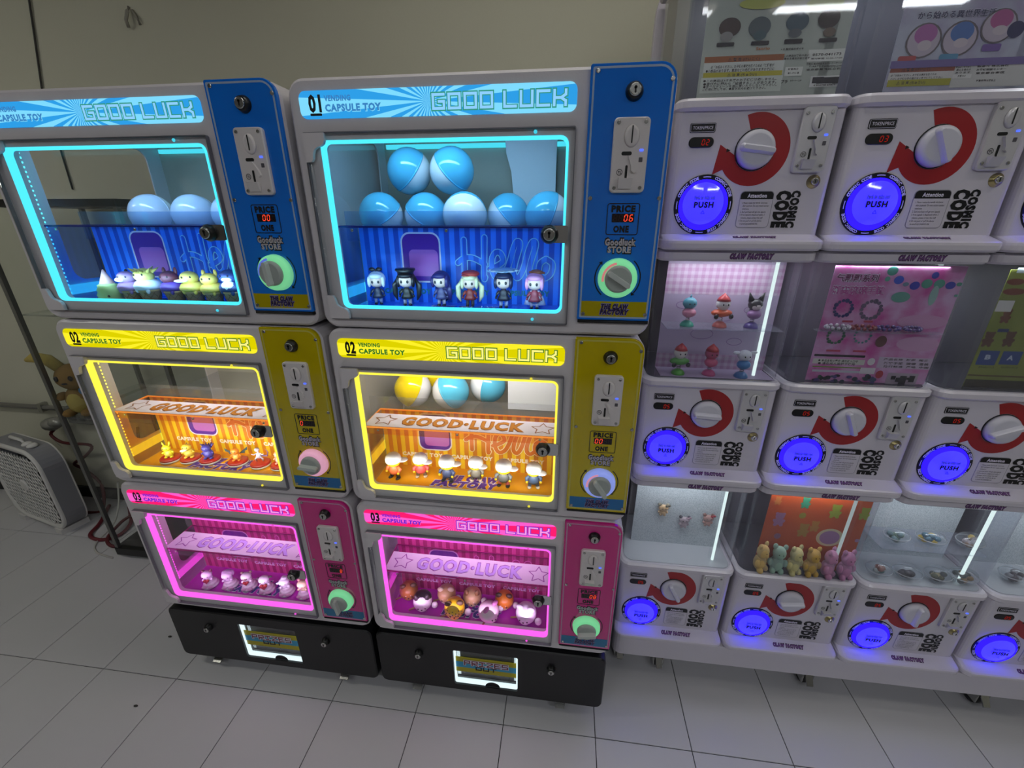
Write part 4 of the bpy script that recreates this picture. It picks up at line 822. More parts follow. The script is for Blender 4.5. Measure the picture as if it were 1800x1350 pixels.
def capped(label, x, y, top, pants, brim, h, rz=0.0, shoes='#1c1c20'):
    t = thing('capped_figure', label, 'figure', (x, y, FZ[1]), rz, 'yellow figures in white caps')
    Y, T, Pn, W = pl('#e8c81c', 0.4), pl(top, 0.5), pl(pants, 0.5), pl('#e8eaf0', 0.3)
    def P(n, key, fn, m): return obj(n, scaled('cap_' + key, fn, h), m, t)
    for sx in (-1, 1):
        P('leg', 'leg%d' % sx, lambda: MB().tube([(sx * 0.14, 0, 0.03), (sx * 0.12, 0, 0.16), (sx * 0.09, 0, 0.28)], [0.06, 0.07, 0.09], 10), Pn)
        P('shoe', 'shoe%d' % sx, lambda: MB().ell((sx * 0.15, -0.04, 0.035), (0.075, 0.12, 0.036), 10, 6), pl(shoes, 0.4))
        P('arm', 'arm%d' % sx, lambda: MB().tube([(sx * 0.15, 0, 0.46), (sx * 0.25, -0.02, 0.38), (sx * 0.24, -0.1, 0.3)], [0.06, 0.065, 0.05], 8), T)
        P('hand', 'hand%d' % sx, lambda: MB().ell((sx * 0.238, -0.115, 0.285), 0.05, 8, 6), Y)
    P('torso', 'torso', lambda: MB().lathe(0, 0, [(0.17, 0.2), (0.19, 0.28), (0.18, 0.4), (0.12, 0.5), (0.08, 0.53)], 14, sy=0.85), T)
    hd = P('head', 'head', lambda: MB().ell((0, -0.01, 0.66), (0.25, 0.22, 0.18), 16, 10), Y)
    for sx in (-1, 1): obj('eye', scaled('cap_eye%d' % sx, lambda: MB().ell((sx * 0.1, -0.205, 0.665), (0.028, 0.02, 0.035), 8, 5), h), EYE, hd)
    obj('mouth', scaled('cap_mouth', lambda: MB().ell((0, -0.222, 0.615), (0.022, 0.012, 0.012), 8, 5), h), EYE, hd)
    cp = P('cap', 'cap', lambda: MB().lathe(0, 0, [(0.272, 0.68), (0.278, 0.76), (0.25, 0.86), (0.18, 0.94), (0.08, 0.985), (0.02, 0.995)], 20), W)
    obj('cap_brim', scaled('cap_brim%.1f' % brim, lambda: MB().ell((0.3, 0, 0.7), (0.2, 0.18, 0.022), 14, 6).xf(Matrix.Rotation(brim, 4, 'Z')), h), W, cp)
    obj('cap_button', scaled('cap_btn', lambda: MB().ell((0, 0, 0.997), (0.02, 0.02, 0.012), 8, 5), h), W, cp)
    return t
capped('white-capped figure in orange jacket with hand raised, first from the hinge side', -0.478, 1.020, '#f0784a', '#2c2c2e', 0.5, 0.085, -0.25)
capped('white-capped figure in coral shirt leaning sideways', -0.402, 1.035, '#e8585a', '#7a6a5a', -0.5, 0.080, 0.2, '#e0c8b0')
capped('white-capped figure in navy jacket over coral shirt', -0.318, 1.022, '#3f4a70', '#4a5470', 0.2, 0.086, -0.2)
capped('white-capped figure in plain grey shirt', -0.236, 1.035, '#7f7a72', '#5a5a58', -0.6, 0.080, 0.15, '#e0c8b0')
capped('white-capped figure in grey vest with pink trousers', -0.152, 1.020, '#6a6c70', '#e0707a', 0.0, 0.086, -0.1)
capped('white-capped figure in blue overalls behind the door lock', -0.066, 1.022, '#4a6088', '#4a6088', -0.6, 0.082, 0.1, '#e8e0d8')

def disc_creature(label, x, y, body, kind, belly, h=0.05, rz=0.0):
    t = thing('creature_figure', label, 'figure', (x, y, FZ[1]), rz, 'small creatures on red discs')
    B, BE = pl(body, 0.4), pl(belly, 0.45)
    st = obj('stand', shared('pd_stand', lambda: MB().lathe(0, 0, [(0.026, 0), (0.029, 0.003), (0.029, 0.008)], 24)), pl('#e6e2dc', 0.25), t)
    obj('stand_top', shared('pd_top', lambda: MB().lathe(0, 0, [(0.029, 0.008), (0.0285, 0.012), (0.025, 0.0145)], 24)), pl('#b0281c', 0.2), st)
    def P(n, key, fn, m): return obj(n, scaled('cr_' + key, fn, h), m, t, (0, 0, 0.0145))
    if kind == 'slim':
        P('body', 'slimb', lambda: MB().ell((0, 0, 0.42), (0.14, 0.12, 0.2), 12, 8).tube([(0, 0, 0.55), (0, -0.02, 0.75)], 0.05, 8), B)
        P('head', 'slimh', lambda: MB().ell((0, -0.04, 0.84), (0.14, 0.15, 0.12), 12, 8), B)
        for sx in (-1, 1):
            P('leg', 'sliml%d' % sx, lambda: MB().tube([(sx * 0.08, 0, 0.36), (sx * 0.2, -0.05, 0.2), (sx * 0.17, 0.02, 0.02)], [0.09, 0.06, 0.03], 8), B)
            P('arm', 'slima%d' % sx, lambda: MB().tube([(sx * 0.1, 0, 0.55), (sx * 0.25, -0.06, 0.5), (sx * 0.32, -0.12, 0.58)], [0.04, 0.03, 0.03], 8), B)
        P('tail', 'slimt', lambda: MB().tube([(0.1, 0.1, 0.35), (0.4, 0.15, 0.3), (0.5, 0.12, 0.55), (0.42, 0.1, 0.75)], [0.06, 0.05, 0.035, 0.02], 8), BE)
    else:
        P('body', 'body', lambda: MB().ell((0, 0, 0.3), (0.3, 0.26, 0.3), 16, 10), B)
        P('head', 'head', lambda: MB().ell((-0.03, -0.05, 0.7), (0.27, 0.24, 0.23), 16, 10), B)
        P('belly', 'belly', lambda: MB().ell((0, -0.12, 0.28), (0.2, 0.17, 0.2), 12, 8), BE)
        for sx in (-1, 1):
            P('foot', 'foot%d' % sx, lambda: MB().ell((sx * 0.17, -0.14, 0.05), (0.11, 0.16, 0.06), 10, 6), B)
            P('arm', 'arm%d' % sx, lambda: MB().tube([(sx * 0.24, -0.05, 0.42), (sx * 0.34, -0.14, 0.34)], [0.07, 0.05], 8), B)
            P('eye', 'eye%d' % sx, lambda: MB().ell((-0.05 + sx * 0.11, -0.27, 0.74), (0.03, 0.02, 0.04), 8, 5), EYE)
        if kind == 'ears':
            for sx in (-1, 1): P('ear', 'ear%d' % sx, lambda: MB().tube([(sx * 0.13, 0, 0.86), (sx * 0.2, 0.02, 1.05), (sx * 0.22, 0.02, 1.2)], [0.06, 0.06, 0.01], 8), B)
        if kind == 'bill': P('bill', 'bill', lambda: MB().ell((-0.12, -0.3, 0.62), (0.2, 0.17, 0.06), 12, 6), pl('#e8e2cc', 0.4)); P('tuft', 'tuft', lambda: MB().tube([(0, 0, 0.9), (0.02, 0, 1.02)], [0.03, 0.008], 6), EYE)
        if kind == 'spiky':
            for q in range(7): P('spike', 'spk%d' % q, lambda: MB().tube([(0.16 * cos(q * 0.5), 0.08 + 0.1 * sin(q * 0.5), 0.72), (0.4 * cos(q * 0.5), 0.2 * sin(q * 0.5) + 0.1, 0.95 - 0.04 * (q % 2))], [0.1, 0.012], 6), B)
        if kind == 'wings':
            for sx in (-1, 1): P('wing', 'wing%d' % sx, lambda: MB().prism([(sx * 0.15, 0.45), (sx * 0.75, 0.9), (sx * 0.7, 0.65), (sx * 0.55, 0.6), (sx * 0.5, 0.42), (sx * 0.3, 0.4)], 0.14, 0.17), pl('#3a4a50', 0.4))
            P('snout', 'snout', lambda: MB().ell((-0.04, -0.26, 0.64), (0.11, 0.12, 0.08), 10, 6), B)
        if kind == 'bob': P('bob', 'bob', lambda: MB().ell((0.05, 0.02, 0.9), (0.2, 0.18, 0.14), 12, 8), pl('#e4d8dc', 0.5))
    return t
disc_creature('small yellow long-eared creature on a red disc', -1.222, 1.022, '#dcd426', 'ears', '#e6dc60', 0.045, 0.4)
disc_creature('plump yellow creature with wide pale bill on a red disc', -1.158, 1.030, '#e2c440', 'bill', '#e6cc58', 0.05, 0.4)
disc_creature('violet spiky creature on a red disc', -1.092, 1.032, '#4440a0', 'spiky', '#5650b0', 0.05, 0.3)
disc_creature('orange winged creature on a red disc', -0.996, 1.032, '#d88428', 'wings', '#e8c060', 0.044, 0.3)
disc_creature('slim pale grey creature with curled tail on a red disc', -0.918, 1.030, '#c4bcd0', 'slim', '#8a6aa0', 0.052, 0.2)
disc_creature('pink creature with white tuft on a red disc, behind the lock', -0.850, 1.030, '#e0a08c', 'bob', '#ecc8b8', 0.045, 0.1)

def heart_mb():
    m = MB(); N = 20; P = []
    for q in range(N):
        a = 2 * pi * q / N; P.append((0.16 * sin(a) ** 3 * 1.0, (13 * cos(a) - 5 * cos(2 * a) - 2 * cos(3 * a) - cos(4 * a)) / 16 * 0.16))
    return m.loops([[(0.6 * p[0], -0.07, 0.6 * p[1]) for p in P], [(p[0], -0.03, p[1]) for p in P], [(p[0], 0.03, p[1]) for p in P], [(0.6 * p[0], 0.07, 0.6 * p[1]) for p in P]], smooth=True)
def cake_figure(label, x, y, body, kind, heart, accent, rz=0.35, h=0.068):
    t = thing('heart_figure', label, 'figure', (x, y, FZ[2]), rz, 'white figures with hearts')
    W, CR, A = pl(body, 0.45), pl('#e8dcec', 0.4), pl(accent, 0.4)
    def P(n, key, fn, m, loc=None): return obj(n, scaled('hk_' + key, fn, h), m, t, loc)
    P('cream_base', 'base', lambda: MB().lathe(0, 0, [(0.33, 0), (0.39, 0.05), (0.36, 0.12), (0.3, 0.15), (0.33, 0.2), (0.27, 0.27), (0.22, 0.29), (0.24, 0.34), (0.17, 0.42), (0.1, 0.45)], 22), CR)
    P('bow', 'bow', lambda: MB().ell((-0.18, -0.3, 0.15), (0.14, 0.06, 0.09), 10, 6).ell((0.12, -0.34, 0.13), (0.14, 0.06, 0.09), 10, 6), pl('#e0b4d8', 0.4))
    P('body', 'body', lambda: MB().ell((0, 0, 0.5), (0.2, 0.18, 0.2), 14, 8), W)
    hd = P('head', 'head', lambda: MB().ell((-0.02, -0.06, 0.78), (0.25, 0.23, 0.21), 16, 10), W)
    for sx in (-1, 1):
        obj('eye', scaled('hk_eye%d' % sx, lambda: MB().ell((sx * 0.1 - 0.02, -0.28, 0.77), (0.02, 0.015, 0.025), 8, 5), h), EYE, hd)
        P('paw', 'paw%d' % sx, lambda: MB().ell((sx * 0.19, -0.17, 0.53), 0.07, 8, 6), W)
        if kind == 'horn': P('ear', 'hear%d' % sx, lambda: MB().tube([(sx * 0.16, 0, 0.92), (sx * 0.22, 0, 1.06)], [0.09, 0.02], 8), A)
        if kind == 'round': P('ear', 'rear%d' % sx, lambda: MB().ell((sx * 0.2, 0.02, 0.96), (0.08, 0.05, 0.08), 10, 6), A)
        if kind == 'flop': P('ear', 'fear%d' % sx, lambda: MB().ell((sx * 0.28, 0.0, 0.84), (0.1, 0.06, 0.06), 10, 6), A)
        if kind == 'hood': P('ear', 'dear%d' % sx, lambda: MB().ell((sx * 0.22, 0.06, 0.8), (0.07, 0.1, 0.16), 10, 6), A)
    if kind == 'hood': P('hood', 'hood', lambda: MB().ell((0, 0.03, 0.83), (0.27, 0.22, 0.2), 14, 8), A)
    if kind == 'curl': P('curl', 'curl', lambda: MB().ell((0, 0.0, 0.98), (0.15, 0.13, 0.1), 12, 8).ell((-0.28, -0.05, 0.72), (0.14, 0.05, 0.06), 8, 6), W)
    if kind == 'round': P('nose', 'nose', lambda: MB().ell((-0.02, -0.28, 0.74), (0.09, 0.06, 0.06), 10, 6), A)
    if heart: obj('heart', scaled('hk_heart', heart_mb, h * (1.15 if heart > 1 else 0.9)), pl('#9c1a22', 0.2), t, (-0.02 * h, -0.27 * h, 0.5 * h))
    return t
cake_figure('lilac figure with horns holding a red heart, first in the row', -1.218, 1.010, '#dcc0e4', 'horn', 1, '#7a3a58')
cake_figure('lilac hooded figure without a heart', -1.145, 1.016, '#dcc4e6', 'hood', 0, '#d0a8dc')
cake_figure('white bear figure with dark nose holding a red heart', -1.074, 1.020, '#e8e0ee', 'round', 1, '#8a6a6a')
cake_figure('white flop-eared figure holding the largest red heart', -1.002, 1.014, '#e8e2f0', 'flop', 2, '#4a3a44')
cake_figure('white figure with curled crest and little bow tie', -0.926, 1.014, '#e6e4f2', 'curl', 0, '#b09a9a')
cake_figure('cream and pink figure standing behind the door lock', -0.856, 1.012, '#e6d8b0', 'round', 0, '#e0a0a0', 0.1)

def ball_head(label, x, y, c, c2, ear, rz, r=0.0315, spots=False, ears='round', top=None):
    t = thing('animal_head_toy', label, 'toy', (x, y, FZ[2] + r), rz, 'round animal head toys')
    def P(n, key, fn, m, k=None): return obj(n, scaled('ah_' + key, fn, r), m, t)
    b = P('shell', 'shell', lambda: MB().ell((0, 0, 0), 1.0, 22, 14), pl(c, 0.3))
    P('muzzle', 'muz', lambda: MB().ell((0, -0.42, -0.34), (0.62, 0.56, 0.5), 16, 10), pl(c2, 0.35))
    for sx in (-1, 1):
        if ears == 'round': P('ear', 'er%d' % sx, lambda: MB().ell((sx * 0.55, -0.3, 0.86), (0.36, 0.2, 0.3), 12, 8), pl(ear, 0.4))
        else: P('ear', 'ep%d' % sx, lambda: MB().tube([(sx * 0.5, -0.25, 0.7), (sx * 0.66, -0.28, 1.15)], [0.34, 0.06], 10), pl(ear, 0.4))
        P('eye', 'ey%d' % sx, lambda: MB().ell((sx * 0.36, -0.93, -0.12), (0.07, 0.06, 0.09), 8, 6), EYE)
        obj('highlight_dot', scaled('ah_hl%d' % sx, lambda: MB().ell((sx * 0.25, -0.96, 0.1), (0.05, 0.04, 0.05), 6, 5), r), pl('#f2eef4', 0.3), b)
    P('nose', 'nose', lambda: MB().ell((0, -0.98, -0.25), (0.09, 0.06, 0.06), 8, 6), EYE)
    if top: P('crown_patch', 'crown', lambda: MB().ell((0, 0.12, 0.28), (0.96, 0.92, 0.78), 20, 12), pl(top, 0.35))
    P('stick', 'stick', lambda: MB().tube([(-0.7, -0.2, -0.62), (-1.45, -0.35, -0.8)], 0.09, 8), pl('#a07858', 0.6))
    P('pompom', 'pom', lambda: MB().ell((1.28, -0.3, -0.35), 0.33, 14, 9), pl('#efeaf2', 0.7))
    if spots:
        for q in range(12):
            a, e = -pi / 2 + (q % 6 - 2.5) * 0.32, 0.1 + 0.32 * (q // 6) - (q % 2) * 0.18
            obj('spot', scaled('ah_spot%d' % q, lambda: MB().ell((cos(e) * cos(a), cos(e) * sin(a), sin(e)), 0.055, 6, 5), r), EYE, b)
    return t
ball_head('brown animal head toy with dark ears at the back left corner', -0.492, 1.050, '#b8763c', '#c08850', '#6a4a34', 0.3)
ball_head('black-topped white cat head toy', -0.430, 1.012, '#e4dee8', '#ece6ee', '#3a3036', 0.2, ears='point', top='#241e22')
ball_head('tan dog head toy at the back', -0.358, 1.052, '#d0a878', '#e8d8c8', '#dcc8b0', 0.1)
ball_head('yellow spotted leopard head toy', -0.316, 0.998, '#e8c41c', '#e8cc40', '#5a4426', 0.2, 0.034, True)
ball_head('striped tan cat head toy with angry eyes', -0.268, 1.052, '#d4b080', '#e0c8a8', '#a07850', 0.1, ears='point')
ball_head('pale pink pig-eared head toy tipped on its side', -0.202, 0.997, '#ecd8e4', '#f0e0ea', '#c878b4', 0.9, 0.034)
ball_head('orange head toy with dark brown ears', -0.158, 1.052, '#e08628', '#e8c8a8', '#4a3024', 0.0)
ball_head('white bear head toy nearest the lock', -0.080, 1.008, '#e8e6f2', '#f0eef6', '#d8d4e2', -0.2, 0.034)

# ------------------------------------------------------------------ posters in the capsule tanks (flat print: u, z on the poster)
P00 = [('r', -0.1285, 0.0335, 0.381, 0.396, '#a8622a', 0), ('r', -0.1285, 0.0365, 0.36, 0.385, '#e4ebe2', 0), ('r', -0.1275, 0.0355, 0.354, 0.367, '#c9c02a', 0), ('r', -0.1305, 0.0385, 0.329, 0.358, '#dfe8dc', 0), ('t', -0.0475, 0.389, 0.065, 0.006, '⚠ 警 告 (けいこく)', '#2a211c', 0.02), ('t', -0.0485, 0.377, 0.13, 0.006, '必ずお読みください。お子様の事故を防ぐため必ず保護者が', '#2a211c', 0.02), ('t', -0.0525, 0.37, 0.141, 0.006, '●小部品があります。窒息などの危険がありますので口に', '#2a211c', 0.02), ('t', -0.0465, 0.361, 0.061, 0.006, '⚠ 注 意 (ちゅうい)', '#2a211c', 0.02), ('t', -0.0495, 0.352, 0.152, 0.005, '●この商品は3才未満のお子様には適しません。', '#2a211c', 0.02), ('t', -0.0485, 0.346, 0.152, 0.006, '●遊び方に関わらず破損することがあります。', '#2a211c', 0.02), ('t', -0.0475, 0.341, 0.153, 0.005, '●ボールチェーンを首に巻いたりしないで下さい。', '#2a211c', 0.02), ('t', -0.0585, 0.336, 0.132, 0.005, 'ご使用に際しては、●直射日光を避けて下さい。', '#2a211c', 0.02), ('t', -0.0125, 0.407, 0.028, 0.007, 'Sanrio', '#c87a3a', 0.03), ('t', 0.0465, 0.404, 0.045, 0.004, '× © 株式会社ダイキ', '#2a211c', 0.02), ('r', 0.0805, 0.1535, 0.38, 0.401, '#eef2ea', 0), ('t', 0.1175, 0.392, 0.056, 0.006, '0570-041173', '#2a211c', 0.03), ('t', 0.1185, 0.385, 0.061, 0.003, '受付時間 10:00-17:00', '#2a211c', 0.02), ('t', 0.1205, 0.376, 0.07, 0.004, '発売元 株式会社タカラトミーアーツ', '#2a211c', 0.02), ('t', 0.1215, 0.371, 0.064, 0.004, 'T-ARTS Company,Ltd', '#2a211c', 0.02), ('t', 0.1225, 0.366, 0.068, 0.004, '東京都葛飾区立石', '#2a211c', 0.02), ('t', 0.0575, 0.392, 0.05, 0.004, 'この商品は実在の品と', '#2a211c', 0.02), ('t', 0.0595, 0.387, 0.051, 0.004, '異なる場合があります', '#2a211c', 0.02), ('r', 0.0405, 0.0755, 0.356, 0.372, '#eef2ea', 0), ('t', 0.0565, 0.368, 0.021, 0.004, '材質表示', '#2a211c', 0.02), ('t', 0.0585, 0.361, 0.023, 0.004, '本体:PVC 鉄', '#2a211c', 0.02), ('t', 0.0435, 0.346, 0.013, 0.007, 'プラ', '#2a211c', 0.03), ('t', 0.0665, 0.347, 0.023, 0.004, 'カラーケース:PP', '#2a211c', 0.02), ('r', 0.0955, 0.1555, 0.334, 0.354, '#f4f6f2', 0), ('r', -0.1085, -0.0725, 0.413, 0.42, '#191512', 0.002), ('e', -0.0865, 0.446, 0.022, 0.017, '#4a3a30'), ('e', -0.0905, 0.43, 0.013, 0.009, '#9a9a96'), ('r', -0.0385, -0.0025, 0.413, 0.42, '#191512', 0.002), ('e', -0.0265, 0.444, 0.022, 0.018, '#5a6a6c'), ('e', -0.0235, 0.43, 0.013, 0.009, '#4a686c'), ('r', 0.0275, 0.0635, 0.413, 0.421, '#191512', 0.002), ('e', 0.0465, 0.45, 0.022, 0.017, '#46606a'), ('e', 0.0455, 0.431, 0.013, 0.008, '#5a6468'), ('r', 0.0955, 0.1305, 0.413, 0.42, '#191512', 0.002), ('e', 0.1065, 0.453, 0.021, 0.017, '#40342c'), ('e', 0.1125, 0.43, 0.012, 0.008, '#7a6a58'), ('e', -0.0295, 0.484, 0.045, 0.01, '#c8d060'), ('e', 0.0925, 0.479, 0.036, 0.009, '#bcd08a'), ('r', 0.0995, 0.1025, 0.341, 0.352, '#101010', 0), ('r', 0.1015, 0.1055, 0.341, 0.352, '#101010', 0), ('r', 0.1035, 0.1085, 0.341, 0.352, '#101010', 0), ('r', 0.1055, 0.1095, 0.341, 0.352, '#101010', 0), ('r', 0.1085, 0.1125, 0.34, 0.352, '#101010', 0), ('r', 0.1105, 0.1145, 0.34, 0.352, '#101010', 0), ('r', 0.1125, 0.1165, 0.34, 0.352, '#101010', 0), ('r', 0.1155, 0.1195, 0.34, 0.352, '#101010', 0), ('r', 0.1175, 0.1215, 0.34, 0.352, '#101010', 0), ('r', 0.1195, 0.1235, 0.34, 0.351, '#101010', 0), ('r', 0.1215, 0.1265, 0.34, 0.351, '#101010', 0), ('r', 0.1245, 0.1275, 0.34, 0.351, '#101010', 0), ('r', 0.1265, 0.1305, 0.34, 0.351, '#101010', 0), ('r', 0.1285, 0.1325, 0.34, 0.351, '#101010', 0), ('r', 0.1315, 0.1355, 0.34, 0.351, '#101010', 0), ('r', 0.1335, 0.1365, 0.34, 0.351, '#101010', 0), ('r', 0.1355, 0.1395, 0.34, 0.351, '#101010', 0), ('r', 0.1375, 0.1425, 0.34, 0.351, '#101010', 0), ('r', 0.1405, 0.1445, 0.339, 0.351, '#101010', 0), ('r', 0.1425, 0.1465, 0.339, 0.351, '#101010', 0), ('r', 0.1445, 0.1495, 0.339, 0.351, '#101010', 0), ('r', 0.1475, 0.1515, 0.339, 0.351, '#101010', 0), ('t', 0.1265, 0.337, 0.046, 0.004, '4 904790 678191', '#2a211c', 0.02)]
P01 = [('t', -0.0238, 0.45, 0.14, 0.013, 'から始める異世界生活', '#3a3f66', 0.03), ('r', -0.1178, 0.0052, 0.351, 0.365, '#9a4a2a', 0), ('r', -0.1188, 0.0062, 0.339, 0.355, '#e6e4e0', 0), ('r', -0.1168, 0.0032, 0.33, 0.342, '#b8b42a', 0), ('r', 0.0042, 0.1442, 0.325, 0.365, '#dcdcd8', 0), ('t', -0.0688, 0.359, 0.054, 0.006, '⚠ 警 告 (けいこく)', '#2a211c', 0.02), ('t', -0.0708, 0.35, 0.087, 0.004, '必ずお読みください。お子様の事故を防ぐため', '#2a211c', 0.02), ('t', -0.0638, 0.344, 0.099, 0.004, '小さいお子様の手の届かない所で保管して下さい', '#2a211c', 0.02), ('t', -0.0718, 0.336, 0.055, 0.006, '⚠ 注 意 (ちゅうい)', '#2a211c', 0.02), ('t', 0.0192, 0.361, 0.028, 0.004, '商品は実在の品と', '#2a211c', 0.02), ('t', 0.0212, 0.356, 0.027, 0.004, '異なる場合が', '#2a211c', 0.02), ('t', 0.0212, 0.351, 0.028, 0.004, 'あります', '#2a211c', 0.02), ('t', 0.0732, 0.361, 0.058, 0.004, '製造元 株式会社', '#2a211c', 0.02), ('t', 0.0722, 0.355, 0.054, 0.004, 'お客様相談センター', '#2a211c', 0.02), ('t', 0.0722, 0.349, 0.053, 0.004, '東京都台東区', '#2a211c', 0.02), ('t', 0.0692, 0.336, 0.036, 0.004, '対象年齢15才以上', '#2a211c', 0.03), ('r', 0.0042, 0.0392, 0.341, 0.348, '#eeeeea', 0), ('t', 0.0212, 0.345, 0.015, 0.004, '材質:PVC', '#2a211c', 0.02), ('e', -0.0708, 0.408, 0.0328, 0.0302, '#6a6268'), ('e', -0.0708, 0.408, 0.0294, 0.0269, '#c8bccc'), ('e', -0.0698, 0.419, 0.021, 0.017, '#b86ab0'), ('e', -0.0668, 0.4, 0.013, 0.009, '#d8ccd4'), ('e', -0.0048, 0.409, 0.0328, 0.0302, '#6a6268'), ('e', -0.0048, 0.409, 0.0294, 0.0269, '#c8bccc'), ('e', -0.0038, 0.42, 0.021, 0.017, '#4a78c0'), ('e', -0.0008, 0.402, 0.013, 0.008, '#d8ccd4'), ('e', 0.0592, 0.427, 0.0319, 0.0286, '#6a6268'), ('e', 0.0592, 0.427, 0.0286, 0.026, '#c8bccc'), ('e', 0.0602, 0.438, 0.02, 0.016, '#b85a96'), ('e', 0.0632, 0.42, 0.013, 0.008, '#d8ccd4'), ('r', -0.1098, -0.0758, 0.37, 0.383, '#b8484a', 0.003), ('r', -0.0328, 0.0022, 0.371, 0.384, '#5a9ac0', 0.003), ('r', 0.0412, 0.0752, 0.386, 0.398, '#7a5aa8', 0.003), ('e', 0.0912, 0.42, 0.015, 0.014, '#262a5a'), ('r', -0.1208, 0.1292, 0.362, 0.375, '#7a6aa6', 0)]
